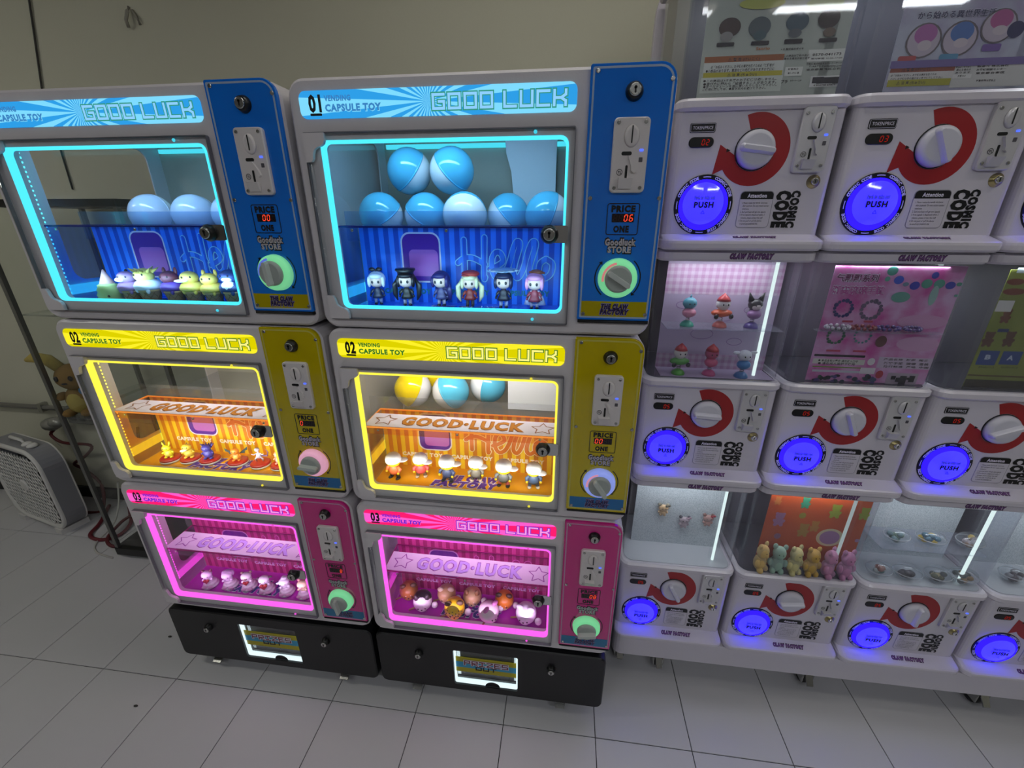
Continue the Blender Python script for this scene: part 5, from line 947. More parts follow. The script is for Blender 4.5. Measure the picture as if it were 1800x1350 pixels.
P11 = [('t', -0.0648, 0.587, 0.095, 0.02, '气飘飘系列', '#7a3a66', 0.03), ('t', -0.0558, 0.558, 0.119, 0.021, '渐变琉璃手链', '#c85aa8', 0.04), ('r', -0.1148, 0.0082, 0.385, 0.391, '#141414', 0.001), ('r', -0.1148, 0.0112, 0.365, 0.379, '#d8d8d0', 0.001), ('r', -0.1118, 0.0102, 0.355, 0.358, '#7aa038', 0), ('r', -0.1098, 0.0102, 0.342, 0.348, '#c8ccd8', 0), ('r', 0.0422, 0.1772, 0.359, 0.389, '#cdbcd4', 0), ('t', -0.0538, 0.374, 0.096, 0.007, '● 本品含有小零件 请勿放入口中', '#2a211c', 0.02), ('t', -0.0558, 0.366, 0.09, 0.007, '● 请在成人监护下使用', '#2a211c', 0.02), ('t', 0.1062, 0.383, 0.105, 0.006, '产品名称  材质  规格', '#2a211c', 0.02), ('t', 0.1092, 0.373, 0.106, 0.007, '渐变手链  琉璃  混装', '#2a211c', 0.02), ('t', 0.1112, 0.364, 0.106, 0.006, '执行标准  产地  中国', '#2a211c', 0.02), ('e', 0.0262, 0.375, 0.009, 0.01, '#e6e0e6'), ('e', 0.0552, 0.341, 0.009, 0.011, '#b83a4a'), ('r', 0.0752, 0.1482, 0.307, 0.347, '#b8a8b8', 0.002), ('r', 0.0062, 0.0422, 0.341, 0.358, '#e2dce4', 0.001), ('e', 0.0082, 0.605, 0.012, 0.011, '#4a9a8a'), ('e', 0.0282, 0.584, 0.011, 0.01, '#2f5ad0'), ('e', 0.0672, 0.571, 0.011, 0.01, '#2a3ab8'), ('e', 0.0922, 0.576, 0.012, 0.011, '#58a894'), ('e', 0.1042, 0.596, 0.008, 0.008, '#3a4ab8'), ('e', 0.1192, 0.576, 0.012, 0.011, '#58a894'), ('e', 0.1442, 0.573, 0.011, 0.009, '#2a3ab8'), ('e', 0.0022, 0.586, 0.006, 0.006, '#5aa894'), ('e', 0.0462, 0.574, 0.007, 0.005, '#6a8a9a'), ('e', 0.1622, 0.576, 0.008, 0.006, '#5aa894'), ('e', 0.0442, 0.543, 0.021, 0.013, '#6ab0a0'), ('e', 0.1642, 0.549, 0.015, 0.011, '#6ab0a0'), ('e', 0.1152, 0.548, 0.009, 0.024, '#9cc8c0'), ('o', -0.0778, 0.512, 0.02, 0.0045, '#2a2a70'), ('o', -0.0128, 0.51, 0.022, 0.005, '#6a5a78'), ('o', -0.1228, 0.507, 0.015, 0.004, '#5a3038'), ('e', 0.1112, 0.483, 0.065, 0.02, '#d79fcb'), ('e', 0.1192, 0.426, 0.066, 0.026, '#d9a6cf'), ('r', -0.0718, -0.0468, 0.477, 0.482, '#c04060', 0.001), ('r', -0.0218, -0.0008, 0.478, 0.483, '#c04060', 0.001), ('o', -0.0768, 0.441, 0.019, 0.004, '#3a6a50'), ('o', -0.0138, 0.444, 0.019, 0.003, '#4a8a8a'), ('e', 0.0332, 0.43, 0.013, 0.015, '#6a3a3a'), ('r', -0.0898, -0.0558, 0.399, 0.404, '#c04060', 0.001), ('r', -0.0258, 0.0052, 0.4, 0.405, '#c04060', 0.001), ('e', -0.0388, 0.311, 0.005, 0.004, '#22222c'), ('e', -0.0458, 0.333, 0.008, 0.004, '#22222c'), ('e', -0.0918, 0.311, 0.008, 0.004, '#22222c'), ('e', 0.0082, 0.313, 0.007, 0.006, '#38584a'), ('e', 0.0072, 0.321, 0.008, 0.003, '#5a4a8a'), ('e', -0.0878, 0.328, 0.005, 0.006, '#38584a'), ('e', 0.0162, 0.314, 0.006, 0.006, '#22222c'), ('e', -0.0478, 0.318, 0.007, 0.006, '#2c3a4a'), ('e', 0.0292, 0.311, 0.007, 0.004, '#5a4a8a'), ('e', 0.0442, 0.314, 0.006, 0.006, '#4a5a7a'), ('e', -0.0038, 0.31, 0.006, 0.003, '#38584a'), ('e', 0.0282, 0.311, 0.005, 0.006, '#38584a'), ('e', 0.0272, 0.336, 0.006, 0.005, '#2c3a4a'), ('e', -0.0928, 0.315, 0.005, 0.006, '#5a4a8a'), ('e', -0.0158, 0.311, 0.005, 0.004, '#2c3a4a'), ('e', -0.0568, 0.331, 0.007, 0.003, '#4a5a7a'), ('e', 0.0402, 0.33, 0.005, 0.005, '#5a4a8a'), ('e', -0.0508, 0.308, 0.008, 0.005, '#38584a'), ('e', 0.0262, 0.327, 0.008, 0.005, '#2c3a4a'), ('e', -0.0058, 0.311, 0.006, 0.004, '#4a5a7a'), ('e', 0.0362, 0.326, 0.005, 0.004, '#5a4a8a'), ('e', -0.0988, 0.32, 0.007, 0.003, '#22222c'), ('e', -0.0158, 0.331, 0.007, 0.004, '#5a4a8a'), ('e', -0.0008, 0.326, 0.007, 0.006, '#2c3a4a'), ('e', -0.0098, 0.31, 0.004, 0.005, '#38584a'), ('e', -0.0548, 0.317, 0.005, 0.004, '#5a4a8a'), ('e', 0.0222, 0.33, 0.007, 0.003, '#2c3a4a'), ('e', 0.0432, 0.32, 0.005, 0.005, '#5a4a8a'), ('e', -0.0668, 0.327, 0.006, 0.006, '#2c3a4a'), ('e', -0.0088, 0.31, 0.007, 0.004, '#4a5a7a'), ('e', -0.0858, 0.312, 0.005, 0.005, '#5a4a8a'), ('e', -0.0688, 0.329, 0.006, 0.004, '#22222c'), ('e', -0.0738, 0.325, 0.007, 0.005, '#22222c'), ('e', -0.0508, 0.33, 0.005, 0.005, '#5a4a8a'), ('e', -0.0308, 0.318, 0.006, 0.005, '#2c3a4a'), ('e', 0.0322, 0.333, 0.004, 0.006, '#22222c'), ('e', 0.0432, 0.326, 0.008, 0.006, '#4a5a7a'), ('e', -0.0948, 0.319, 0.007, 0.006, '#5a4a8a'), ('e', -0.0168, 0.311, 0.007, 0.006, '#5a4a8a'), ('e', -0.0838, 0.325, 0.005, 0.006, '#22222c'), ('r', 0.0842, 0.0952, 0.329, 0.339, '#1c1c20', 0.0005), ('r', 0.0962, 0.1082, 0.323, 0.335, '#1c1c20', 0.0005), ('r', 0.1052, 0.1212, 0.317, 0.34, '#1c1c20', 0.0005), ('r', 0.1172, 0.1272, 0.33, 0.336, '#1c1c20', 0.0005), ('r', 0.1272, 0.1402, 0.324, 0.341, '#1c1c20', 0.0005)]
P12 = [('r', -0.1001, -0.0561, 0.377, 0.415, '#27488a', 0.002), ('r', -0.0491, -0.0051, 0.38, 0.415, '#27488a', 0.002), ('t', -0.0781, 0.398, 0.013, 0.016, 'B', '#b8c4dc', 0.05), ('t', -0.0281, 0.398, 0.014, 0.016, 'A', '#b8c4dc', 0.05), ('b', -0.0941, 0.444, 0.016, '#5a3a28'), ('b', -0.0491, 0.446, 0.016, '#5a3a28'), ('b', -0.0771, 0.502, 0.014, '#6a3a26'), ('r', -0.0821, -0.0581, 0.463, 0.471, '#2a3a6a', 0.001), ('t', -0.0721, 0.371, 0.035, 0.006, 'おちゃめシマリス', '#2a211c', 0.02), ('t', -0.0211, 0.373, 0.037, 0.006, 'のんびりシマリス', '#2a211c', 0.02), ('r', -0.1081, 0.0219, 0.347, 0.351, '#5a4a1a', 0), ('r', -0.1101, 0.0379, 0.307, 0.338, '#2e2c14', 0), ('e', -0.0881, 0.584, 0.025, 0.01, '#7a3a26'), ('e', -0.0831, 0.561, 0.024, 0.008, '#7a3a26'), ('r', -0.1111, -0.0721, 0.513, 0.54, '#e0e0dc', 0.001), ('r', -0.0951, -0.0781, 0.604, 0.617, '#c8d8e0', 0)]
P21 = [('b', -0.0158, 0.568, 0.0168, '#3fa07a'), ('b', -0.0778, 0.5, 0.0216, '#a878a0'), ('b', 0.0002, 0.466, 0.0208, '#b08a3c'), ('b', 0.0742, 0.545, 0.0208, '#98a838'), ('b', 0.1552, 0.544, 0.0184, '#98a838'), ('b', 0.0292, 0.484, 0.0168, '#c08a3c'), ('e', 0.0812, 0.446, 0.039, 0.034, '#dcd0a8'), ('e', 0.0812, 0.446, 0.029, 0.026, '#a880b0'), ('e', 0.1612, 0.443, 0.034, 0.035, '#c8bcb0'), ('e', 0.1612, 0.443, 0.026, 0.026, '#a880b0'), ('e', -0.0148, 0.521, 0.01, 0.011, '#9a9a3a'), ('e', -0.0698, 0.436, 0.01, 0.011, '#9a6a8a'), ('b', -0.0958, 0.569, 0.0128, '#c87a3a')]

def bear_mb(k):
    return MB().poly(circ(0, 0.55 * k, 0.62 * k, 18)).poly(circ(-0.45 * k, 1.0 * k, 0.24 * k, 10), -1e-5).poly(circ(0.45 * k, 1.0 * k, 0.24 * k, 10), -2e-5).poly(circ(0, -0.35 * k, 0.72 * k, 18, 0.85), -3e-5).poly(circ(-0.6 * k, -0.2 * k, 0.25 * k, 10), -4e-5).poly(circ(0.6 * k, -0.2 * k, 0.25 * k, 10), -5e-5).poly(circ(-0.4 * k, -0.95 * k, 0.28 * k, 10), -6e-5).poly(circ(0.4 * k, -0.95 * k, 0.28 * k, 10), -7e-5)
def ink(c): return mat('ink_' + c.lstrip('#'), c, 0.4)
def poster(r, c, label, yoff, rect, bg, els):
    t = thing('tank_poster', label, 'poster', (CAP_X + c * CAP_DX, CAP_Y + yoff, CAP_Z[r]), 0, 'posters in the capsule tanks')
    sh = obj('sheet', MB().box(rect[0], rect[1], 0, 0.0012, rect[2], rect[3]), bg, t)
    for i, e in enumerate(els):
        y = -0.0004 - 0.00003 * i; k = e[0]; e = list(e)
        if k == 'o' and e[1] - e[3] - e[4] < rect[0]: continue
        if k == 'e':
            q = min(e[3], rect[1] - e[1], e[1] - rect[0])
            if q < 0.003: continue
            e[4] *= q / e[3]; e[3] = q
        if k == 'r': e[1], e[2] = max(e[1], rect[0]), min(e[2], rect[1])
        if k == 't': e[1] = min(e[1], rect[1] - e[3] / 2 - 0.001)
        if k == 'r': obj('printed_block', MB().poly(loop2(e[1], e[2], e[3], e[4], e[6], 3) if e[6] else [(e[1], e[3]), (e[2], e[3]), (e[2], e[4]), (e[1], e[4])]), ink(e[5]), sh, (0, y, 0))
        elif k == 'e': obj('printed_oval', MB().poly(circ(0, 0, e[3], 20, e[4] / max(e[3], 1e-5))), ink(e[5]), sh, (e[1], y, e[2]))
        elif k == 'o':
            N = 14; m = MB()
            for q in range(N): m.poly(circ(e[3] * cos(2 * pi * q / N), e[3] * sin(2 * pi * q / N), e[4] * (0.9 if q % 3 else 1.2), 8), -4e-6 * q)
            obj('printed_bracelet', m, ink(e[5]), sh, (e[1], y, e[2]))
        elif k == 't' and e[4] > 0.012 and len(e[5]) > 1: outlined(sh, e[5], e[4], ink(e[6]), OUTW, e[1], y - 0.0006, e[2], 0.04, name='printed_text', bold=0.022, width=e[3])
        elif k == 't': text(sh, e[5], e[4], ink(e[6]), e[1], y, e[2], name='printed_text', bold=e[7], width=e[3])
        elif k == 'b': obj('printed_shape', bear_mb(e[3]), ink(e[4]), sh, (e[1], y, e[2]))
    return t
poster(0, 0, 'pale green poster with dark-haired figures and a barcode, top tank', 0.025, (-0.1355, 0.152, 0.3175, 0.62), printed('poster_green', 'clouds', '#b9c4b8', '#c6cfc4', (6,)), P00)
poster(0, 1, 'purple and white poster with oval portraits and Japanese title', 0.025, (-0.122, 0.152, 0.3175, 0.62), printed('poster_purple', 'clouds', '#b0a8c8', '#c8d2e0', (16,)), P01)
poster(1, 1, 'pink poster of bead bracelets with Chinese lettering', 0.023, (-0.1208, 0.1685, 0.3175, 0.618), printed('poster_pink', 'clouds', '#cc4fa4', '#dfb4e0', (16,)), P11)
poster(1, 2, 'olive green poster with brown animals on letter blocks', 0.023, (-0.1071, 0.1685, 0.3175, 0.612), printed('poster_olive', 'clouds', '#77842e', '#8a9440', (6,)), P12)
poster(2, 1, 'orange poster printed with pastel bear shapes', 0.037, (-0.118, 0.1675, 0.3175, 0.62), printed('poster_orange', 'clouds', '#bc4a1e', '#d0622c', (7,)), P21)
t = thing('tank_poster', 'pink gingham card backdrop behind the spring toys', 'poster', (CAP_X, CAP_Y + 0.085, CAP_Z[1]), 0, 'posters in the capsule tanks')
obj('floor_flap', MB().box(-0.135, 0.162, -0.078, -0.0005, 0.3168, 0.3178), mat('lilac_card', '#b0a0bc', 0.5), t)
sh = obj('sheet', MB().box(-0.135, 0.162, 0, 0.0015, 0.3175, 0.625), mat('lilac_card', '#b0a0bc', 0.5), t)
for z0, z1, d in ((0.53, 0.61, -0.0004), (0.318, 0.36, -0.0004)): obj('gingham_band', MB().poly([(-0.135, z0), (0.162, z0), (0.162, z1), (-0.135, z1)]), printed('gingham', 'gingham', '#c9b6cc', '#b48cb0', (55,)), sh, (0, d, 0))
for x, z, a in ((-0.08, 0.5, 0.02), (0.03, 0.47, 0.025), (0.1, 0.49, 0.02), (-0.02, 0.42, 0.03), (0.07, 0.40, 0.02)):
    obj('line_drawing', MB().ribbon(circ(0, 0, a, 18, 0.5), 0.0016, 0, 6, True), ink('#8a6a98'), sh, (x, -0.0006, z))

# ------------------------------------------------------------------ shelves and prizes in the tanks
def tank_shelf(r, c, z, y0, y1, label):
    o = obj('tank_shelf', MB().box(-0.135, 0.155, y0, y1, z, z + 0.003), clear('shelf_acrylic', (0.9, 0.92, 0.96), 0.03, film=0.12, filmcol=(0.7, 0.7, 0.8)), loc=(CAP_X + c * CAP_DX, CAP_Y, CAP_Z[r]))
    tag(o, label, 'shelf', 'clear tank shelves')
tank_shelf(1, 0, 0.450, 0.006, 0.083, 'clear shelf under the upper row of spring toys')
tank_shelf(1, 1, 0.456, 0.0012, 0.0215, 'narrow clear shelf carrying bead bracelets')
tank_shelf(2, 2, 0.425, 0.03, 0.135, 'clear shelf under the upper egg capsules')

def spring_toy(label, x, y, z, base, body, head, kind, h=0.082):
    t = thing('spring_toy', label, 'toy', (x, y, z), 0.15, 'spring toys')
    def P(n, key, fn, m): return obj(n, scaled('sp_' + key, fn, h), m, t)
    P('dome_base', 'base', lambda: MB().lathe(0, 0, [(0.22, 0), (0.22, 0.03), (0.18, 0.11), (0.1, 0.17), (0.05, 0.18)], 18), pl(base, 0.3))
    P('spring', 'coil', lambda: MB().tube([(0.06 * cos(q * 0.9), 0.06 * sin(q * 0.9), 0.17 + 0.008 * q) for q in range(19)], 0.012, 5), STEEL)
    if kind == 'car':
        P('seat_car', 'car', lambda: MB().ell((0, 0, 0.45), (0.34, 0.2, 0.13), 16, 8), pl(body, 0.3))
        for sx in (-1, 1): P('car_wheel', 'cw%d' % sx, lambda: MB().ell((sx * 0.24, -0.17, 0.36), (0.08, 0.05, 0.08), 10, 6), EYE)
    else:
        P('seat_ball', 'ball', lambda: MB().ell((0, -0.04, 0.44), (0.22, 0.2, 0.16), 14, 8), pl(body, 0.3))
    hd = P('head', 'head', lambda: MB().ell((0, 0, 0.74), (0.22, 0.2, 0.19), 16, 10), pl(head, 0.4))
    P('body', 'body', lambda: MB().ell((0, 0.02, 0.54), (0.14, 0.13, 0.12), 12, 8), pl(head, 0.4))
    for sx in (-1, 1):
        P('eye', 'eye%d' % sx, lambda: MB().ell((sx * 0.08, -0.19, 0.74), (0.022, 0.015, 0.03), 8, 5), EYE)
        if kind == 'horns': P('ear', 'horn%d' % sx, lambda: MB().tube([(sx * 0.14, 0.02, 0.86), (sx * 0.24, 0.03, 1.12)], [0.1, 0.01], 8), pl(head, 0.4))
        if kind == 'flop': P('ear', 'flop%d' % sx, lambda: MB().ell((sx * 0.28, 0, 0.84), (0.13, 0.05, 0.06), 10, 6), pl(head, 0.4))
    if kind == 'horns': P('face', 'face', lambda: MB().ell((0, -0.06, 0.7), (0.18, 0.155, 0.13), 12, 8), pl('#e0d4d8', 0.4))
    if kind in ('car', 'hat'): P('hat', 'hat', lambda: MB().lathe(0.0, 0, [(0.21, 0.84), (0.16, 0.94), (0.05, 1.04), (0.01, 1.08)], 14), pl('#b83038', 0.4))
    if kind == 'tuft': P('tuft', 'tuft', lambda: MB().tube([(0, 0, 0.92), (0.02, 0, 1.02)], [0.04, 0.01], 6), pl(head, 0.4))
zt, zf = CAP_Z[1] + 0.4532, CAP_Z[1] + 0.3179
spring_toy('teal spring toy with pink seat, upper left', 0.328, 1.172, zt, '#3fae98', '#d88aa8', '#4a9ab0', 'tuft')
spring_toy('white-headed spring toy in an orange car on the upper shelf', 0.412, 1.172, zt, '#d8706a', '#d8603a', '#e6e2e4', 'car')
spring_toy('black spring toy with pointed ears and purple seat', 0.492, 1.172, zt, '#5a4a98', '#9a70a8', '#1c1a20', 'horns')
spring_toy('white-headed spring toy with red hat in a green car', 0.322, 1.165, zf, '#4aa830', '#4a9a3a', '#e2dcd8', 'car')
spring_toy('rose pink spring toy with pointed hat', 0.405, 1.168, zf, '#c84a86', '#c8527a', '#b84a70', 'hat')
spring_toy('blue spring toy with white floppy-eared head', 0.487, 1.160, zf, '#3a78b8', '#3a80c0', '#e0e4ee', 'flop')

def bead_bracelet(label, x, c, rx):
    t = thing('bead_bracelet', label, 'bracelet', (x, CAP_Y + 0.0112, CAP_Z[1] + 0.4592), 0, 'bead bracelets on the shelf')
    N = 12
    for q in range(N): obj('bead', shared('bead', lambda: MB().ell((0, 0, 0), 0.0048, 10, 6)), c, t, (rx * cos(2 * pi * q / N), 0.0055 * sin(2 * pi * q / N), 0.005 + 0.003 * (1 + sin(2 * pi * q / N))))
x0 = CAP_X + CAP_DX
bead_bracelet('clear crystal bead bracelet at the left of the shelf', x0 - 0.085, mat('crystal_bead', '#c8c4d0', 0.08, coat=1.0), 0.028)
bead_bracelet('dark red bead bracelet on the shelf', x0 - 0.025, mat('red_bead', '#8a2430', 0.12, coat=1.0), 0.028)
bead_bracelet('violet bead bracelet on the shelf', x0 + 0.033, mat('violet_bead', '#4a2a80', 0.12, coat=1.0), 0.026)
bead_bracelet('second violet bead bracelet, beyond the light tube', x0 + 0.088, mat('violet_bead', '#4a2a80', 0.12, coat=1.0), 0.018)

def bear_charm(label, x, z, c, ear, bow):
    t = thing('bear_charm', label, 'charm', (x, CAP_Y + 0.0995, z), 0, 'tiny bear charms')
    def P(n, key, fn, m): return obj(n, shared('bc_' + key, fn), m, t)
    hd = P('head', 'head', lambda: MB().ell((0, -0.008, 0.005), (0.017, 0.008, 0.013), 14, 8), pl(c, 0.5))
    P('body', 'body', lambda: MB().ell((0, -0.007, -0.014), (0.011, 0.007, 0.010), 12, 7).ell((-0.012, -0.007, -0.012), 0.005, 8, 5).ell((0.012, -0.007, -0.012), 0.005, 8, 5).ell((-0.006, -0.007, -0.023), 0.005, 8, 5).ell((0.006, -0.007, -0.023), 0.005, 8, 5), pl(c, 0.5))
    for sx in (-1, 1):
        P('ear', 'ear%d' % sx, lambda: MB().ell((sx * 0.013, -0.007, 0.017), (0.006, 0.005, 0.006), 10, 6), pl(ear, 0.5)); P('eye', 'eye%d' % sx, lambda: MB().ell((sx * 0.006, -0.0155, 0.005), 0.0018, 6, 5), EYE)
    P('bow', 'bow', lambda: MB().ell((0.009, -0.013, 0.016), (0.005, 0.003, 0.004), 8, 5).ell((0.016, -0.013, 0.018), (0.005, 0.003, 0.004), 8, 5), pl(bow, 0.4))
bear_charm('tan bear charm, highest of the three on the speckled board', 0.360, 0.672, '#c8a880', '#8a8470', '#6a6458')
bear_charm('mauve grey dog-like charm, lowest of the three', 0.434, 0.629, '#b0a0a8', '#4a4650', '#a88a98')
bear_charm('pinkish brown bear charm with red bow', 0.509, 0.644, '#b08a84', '#8a6058', '#a02838')

def plush_bear(label, x, y, c, rz, tilt=0.0):
    t = thing('plush_bear', label, 'plush bear', (x, y, CAP_Z[2] + 0.3168), rz, 'pastel plush bears'); t.scale = (0.86, 0.9, 1.25)
    m = mat('plush_' + c.lstrip('#'), c, 0.9, bump=0.6, bscale=500, var=0.06, vscale=60)
    def P(n, key, fn): return obj(n, shared('pbear_' + key, fn), m, t)
    P('body', 'body', lambda: MB().ell((0, 0, 0.024), (0.024, 0.020, 0.024), 16, 10))
    hd = P('head', 'head', lambda: MB().ell((0, -0.002, 0.058), (0.022, 0.019, 0.020), 16, 10))
    P('muzzle', 'muz', lambda: MB().ell((0, -0.017, 0.053), (0.009, 0.006, 0.007), 10, 6))
    for sx in (-1, 1):
        P('ear', 'ear%d' % sx, lambda: MB().ell((sx * 0.017, 0.001, 0.076), (0.0085, 0.006, 0.0085), 10, 6))
        P('arm', 'arm%d' % sx, lambda: MB().ell((sx * 0.025, -0.006, 0.030), (0.009, 0.010, 0.011), 10, 6))
        P('foot', 'foot%d' % sx, lambda: MB().ell((sx * 0.014, -0.014, 0.008), (0.010, 0.012, 0.009), 10, 6))
        obj('eye', shared('pbear_eye%d' % sx, lambda: MB().ell((sx * 0.007, -0.0195, 0.061), 0.0016, 6, 5)), EYE, hd)
for lab, x, c, rz in (('apricot plush bear at the left end, half hidden', 0.660, '#d8b878', 0.6), ('mint blue plush bear', 0.710, '#9ab8a8', -0.1), ('cream plush bear with tilted head', 0.760, '#d0c890', 0.4), ('honey yellow plush bear', 0.811, '#c8a458', 0.2), ('lilac pink plush bear next to the yellow one', 0.861, '#c890b4', 0.7), ('second lilac pink plush bear by the tank corner', 0.911, '#c088b0', 0.2)):
    plush_bear(lab, x, 1.150, c, rz)

def egg_capsule(label, x, y, z, cols, tilt):
    t = thing('egg_capsule', label, 'capsule', (x, y, z), tilt, 'clear egg capsules'); t.scale = (1.2, 1.2, 1.2)
    SH = clear('capsule_shell', (0.93, 0.95, 0.96), 0.03, film=0.06, filmcol=(0.8, 0.85, 0.9)); RM = clear('capsule_rim', (0.8, 0.83, 0.86), 0.05, film=0.45, filmcol=(0.85, 0.88, 0.92))
    obj('shell', shared('egg_shell', lambda: MB().ell((0, 0, 0), (0.031, 0.024, 0.022), 20, 12)), SH, t)
    obj('rim', shared('egg_rim', lambda: MB().lathe(0, 0, [(0.0308, -0.0015), (0.0328, 0), (0.0308, 0.0015)], 24, cap0=False, cap1=False, sy=0.78)), RM, t)
    random.seed(label)
    for q in range(13): obj('toy_piece', shared('egg_bit', lambda: MB().ell((0, 0, 0), (0.0078, 0.007, 0.0066), 8, 6)), pl(cols[q % len(cols)], 0.5), t, (random.uniform(-0.014, 0.014), random.uniform(-0.009, 0.009), random.uniform(-0.012, 0.004)))
zs = CAP_Z[2] + 0.428 + 0.0266; zl = CAP_Z[2] + 0.3168 + 0.0266
for lab, x, y, z, c, ti in (('clear egg capsule with green toy, upper left edge', 1.062, 1.20, zs, ('#4a6a58', '#5a7a80'), 0.3), ('clear egg capsule with yellow and teal toy on the shelf', 1.158, 1.20, zs, ('#c8a830', '#3a6a80', '#4a7a90'), -0.2),
        ('clear egg capsule with brown and yellow toy near the light tube', 1.268, 1.20, zs, ('#8a6a58', '#c8a848', '#a89aa0'), 0.2),
        ('clear egg capsule with red and teal toy on the tank floor', 1.025, 1.170, zl, ('#8a4a3a', '#4a7a78', '#b0b8b8'), 0.2), ('clear egg capsule full of dark purple pieces', 1.106, 1.168, zl, ('#3a3440', '#2a262e'), -0.1),
        ('clear egg capsule with olive and cream pieces', 1.192, 1.168, zl, ('#5a5a38', '#a89a70', '#2e3634'), 0.2)):
    egg_capsule(lab, x, y, z, c, ti)
egg_capsule('clear egg capsule with dark and tan pieces, far right of the tank', 1.268, 1.172, zl, ('#3a4440', '#9a7a50'), 0.1)
x3 = CAP_X + 3 * CAP_DX
egg_capsule('clear egg capsule with dark toy behind the tank corner at the picture edge', x3 - 0.08, 1.20, CAP_Z[2] + 0.3168 + 0.0266, ('#4a4048', '#8a8a90'), 0.2)

# ------------------------------------------------------------------ left side: display case, plush, fan, cables
GL = clear('case_glass', (0.93, 0.95, 0.94), 0.02)
t = thing('display_case', 'tall clear display case with black base behind the towers', 'display case', (-2.165, 1.396, 0))
obj('base', MB().loops([plan_rr(0, 0.62, 0, 0.40, 0.006, z) for z in (0.02, 0.06)]), BLACKP, t)
for x, y in ((0.04, 0.04), (0.58, 0.04), (0.04, 0.36), (0.58, 0.36)): obj('foot', MB().lathe(x, y, [(0.018, 0), (0.02, 0.004), (0.016, 0.022)], 12), BLACK, t)
ALU = mat('case_profile', '#7c7c7a', 0.3, 0.7)
for x, y in ((0.012, 0.012), (0.608, 0.012), (0.012, 0.388), (0.608, 0.388)): obj('post', MB().box(x - 0.008, x + 0.008, y - 0.008, y + 0.008, 0.06, 1.62), ALU, t)
obj('pane', MB().add([(0.012, 0.02, 0.06), (0.012, 0.38, 0.06), (0.012, 0.38, 1.62), (0.012, 0.02, 1.62)], [(0, 1, 2, 3)]), GL, t)
obj('pane', MB().poly([(0.02, 0.06), (0.6, 0.06), (0.6, 1.62), (0.02, 1.62)], 0.012), GL, t)
for z in (0.765, 1.22): obj('shelf', MB().box(0.02, 0.6, 0.02, 0.38, z, z + 0.006), clear('case_shelf', (0.85, 0.88, 0.87), 0.03, film=0.1, filmcol=(0.5, 0.5, 0.5)), t)
obj('top', MB().loops([plan_rr(0, 0.62, 0, 0.40, 0.006, z) for z in (1.62, 1.645)]), BLACKP, t)

t = thing('plush_toy', 'brown plush toy with yellow belly and long ears, in the display case', 'plush toy', (-2.105, 1.475, 0.7712), 0.25)
PB = mat('plush_brown', '#8a6a38', 0.95, bump=0.6, bscale=400, var=0.08, vscale=40); PY = mat('plush_yellow', '#b8a458', 0.95, bump=0.6, bscale=400, var=0.08, vscale=40)
obj('body', MB().ell((0, 0, 0.065), (0.058, 0.05, 0.068), 18, 12), PB, t); obj('belly', MB().ell((0, -0.022, 0.06), (0.042, 0.036, 0.052), 14, 10), PY, t)
hd = obj('head', MB().ell((0, 0, 0.17), (0.066, 0.056, 0.058), 18, 12), PB, t)
for sx in (-1, 1):
    obj('eye', MB().ell((sx * 0.027, -0.052, 0.178), (0.009, 0.006, 0.012), 10, 6), EYE, hd)
    obj('ear', MB().tube([(sx * 0.04, 0, 0.21), (sx * 0.075, 0.0, 0.25), (sx * 0.12, 0.0, 0.262), (sx * 0.155, 0, 0.25)], [0.022, 0.024, 0.022, 0.008], 10), PY, t)
    obj('foot', MB().ell((sx * 0.036, -0.038, 0.018), (0.022, 0.034, 0.018), 12, 8), PB, t)
    obj('arm', MB().ell((sx * 0.055, -0.025, 0.09), (0.018, 0.03, 0.018), 10, 6), PB, t)
obj('mouth', MB().ell((0, -0.056, 0.156), (0.012, 0.005, 0.004), 10, 5), EYE, hd)
obj('ribbon', MB().ell((0.055, -0.042, 0.118), (0.024, 0.012, 0.02), 10, 6), mat('blue_ribbon', '#2f6a9a', 0.6), t)

# box fan
FW, FH, FD = 0.50, 0.50, 0.105
t = thing('box_fan', 'grey and white box fan standing on the floor by the wall', 'fan', (-2.563, 1.497, 0), R(180 - 13) - pi)
FG, FWH = mat('fan_grey', '#8a8a90', 0.45, bump=0.05), mat('fan_white', '#dcdad8', 0.45)
def fl(i, y): return [(p[0], y, p[2]) for p in rr(-FW + i, -i, 0.02 + i, FH - i, max(0.11 - i, 0.01), 8)]
obj('housing', MB().loops([fl(0, 0.012), fl(0, FD), fl(0.008, FD), fl(0.008, 0.012)], False, False), FG, t)
rim = obj('front_rim', MB().loops([fl(0.0, 0.014), fl(-0.002, 0.004), fl(0.006, 0.0), fl(0.022, 0.004), fl(0.026, 0.014)], False, False, True), FWH, t)
obj('rear_rim', MB().loops([fl(0.0, FD - 0.006), fl(-0.002, FD), fl(0.012, FD + 0.003), fl(0.02, FD)], False, False, True), FWH, t)
g = MB(); hx = 0.0135
def inside(x, z, q=0.03):
    ax = min(x + FW, -x) - q; az = min(z - 0.02, FH - z) - q
    if ax < 0 or az < 0: return False
    k = 0.11 - q; return not (ax < k and az < k and (k - ax) ** 2 + (k - az) ** 2 > k * k)
row = 0; z = 0.05
while z < FH - 0.02:
    x = -FW + 0.03 + (hx if row % 2 else 0)
    while x < -0.02:
        if inside(x, z):
            for (dx, dz) in ((hx, 0.012), (-hx, 0.012), (0, -0.014)):
                if inside(x + dx, z + dz): g.tube([(x, 0.006, z), (x + dx, 0.006, z + dz)], 0.0034, 4, False)
        x += 2 * hx
    z += 0.0255; row += 1
obj('grille', g, FWH, t, kind='stuff')
hub = obj('grille_hub', MB().disc(-FW / 2, FH / 2 + 0.01, [(0.028, 0.0), (0.036, 0.004), (0.036, 0.014)], 20), FWH, t)
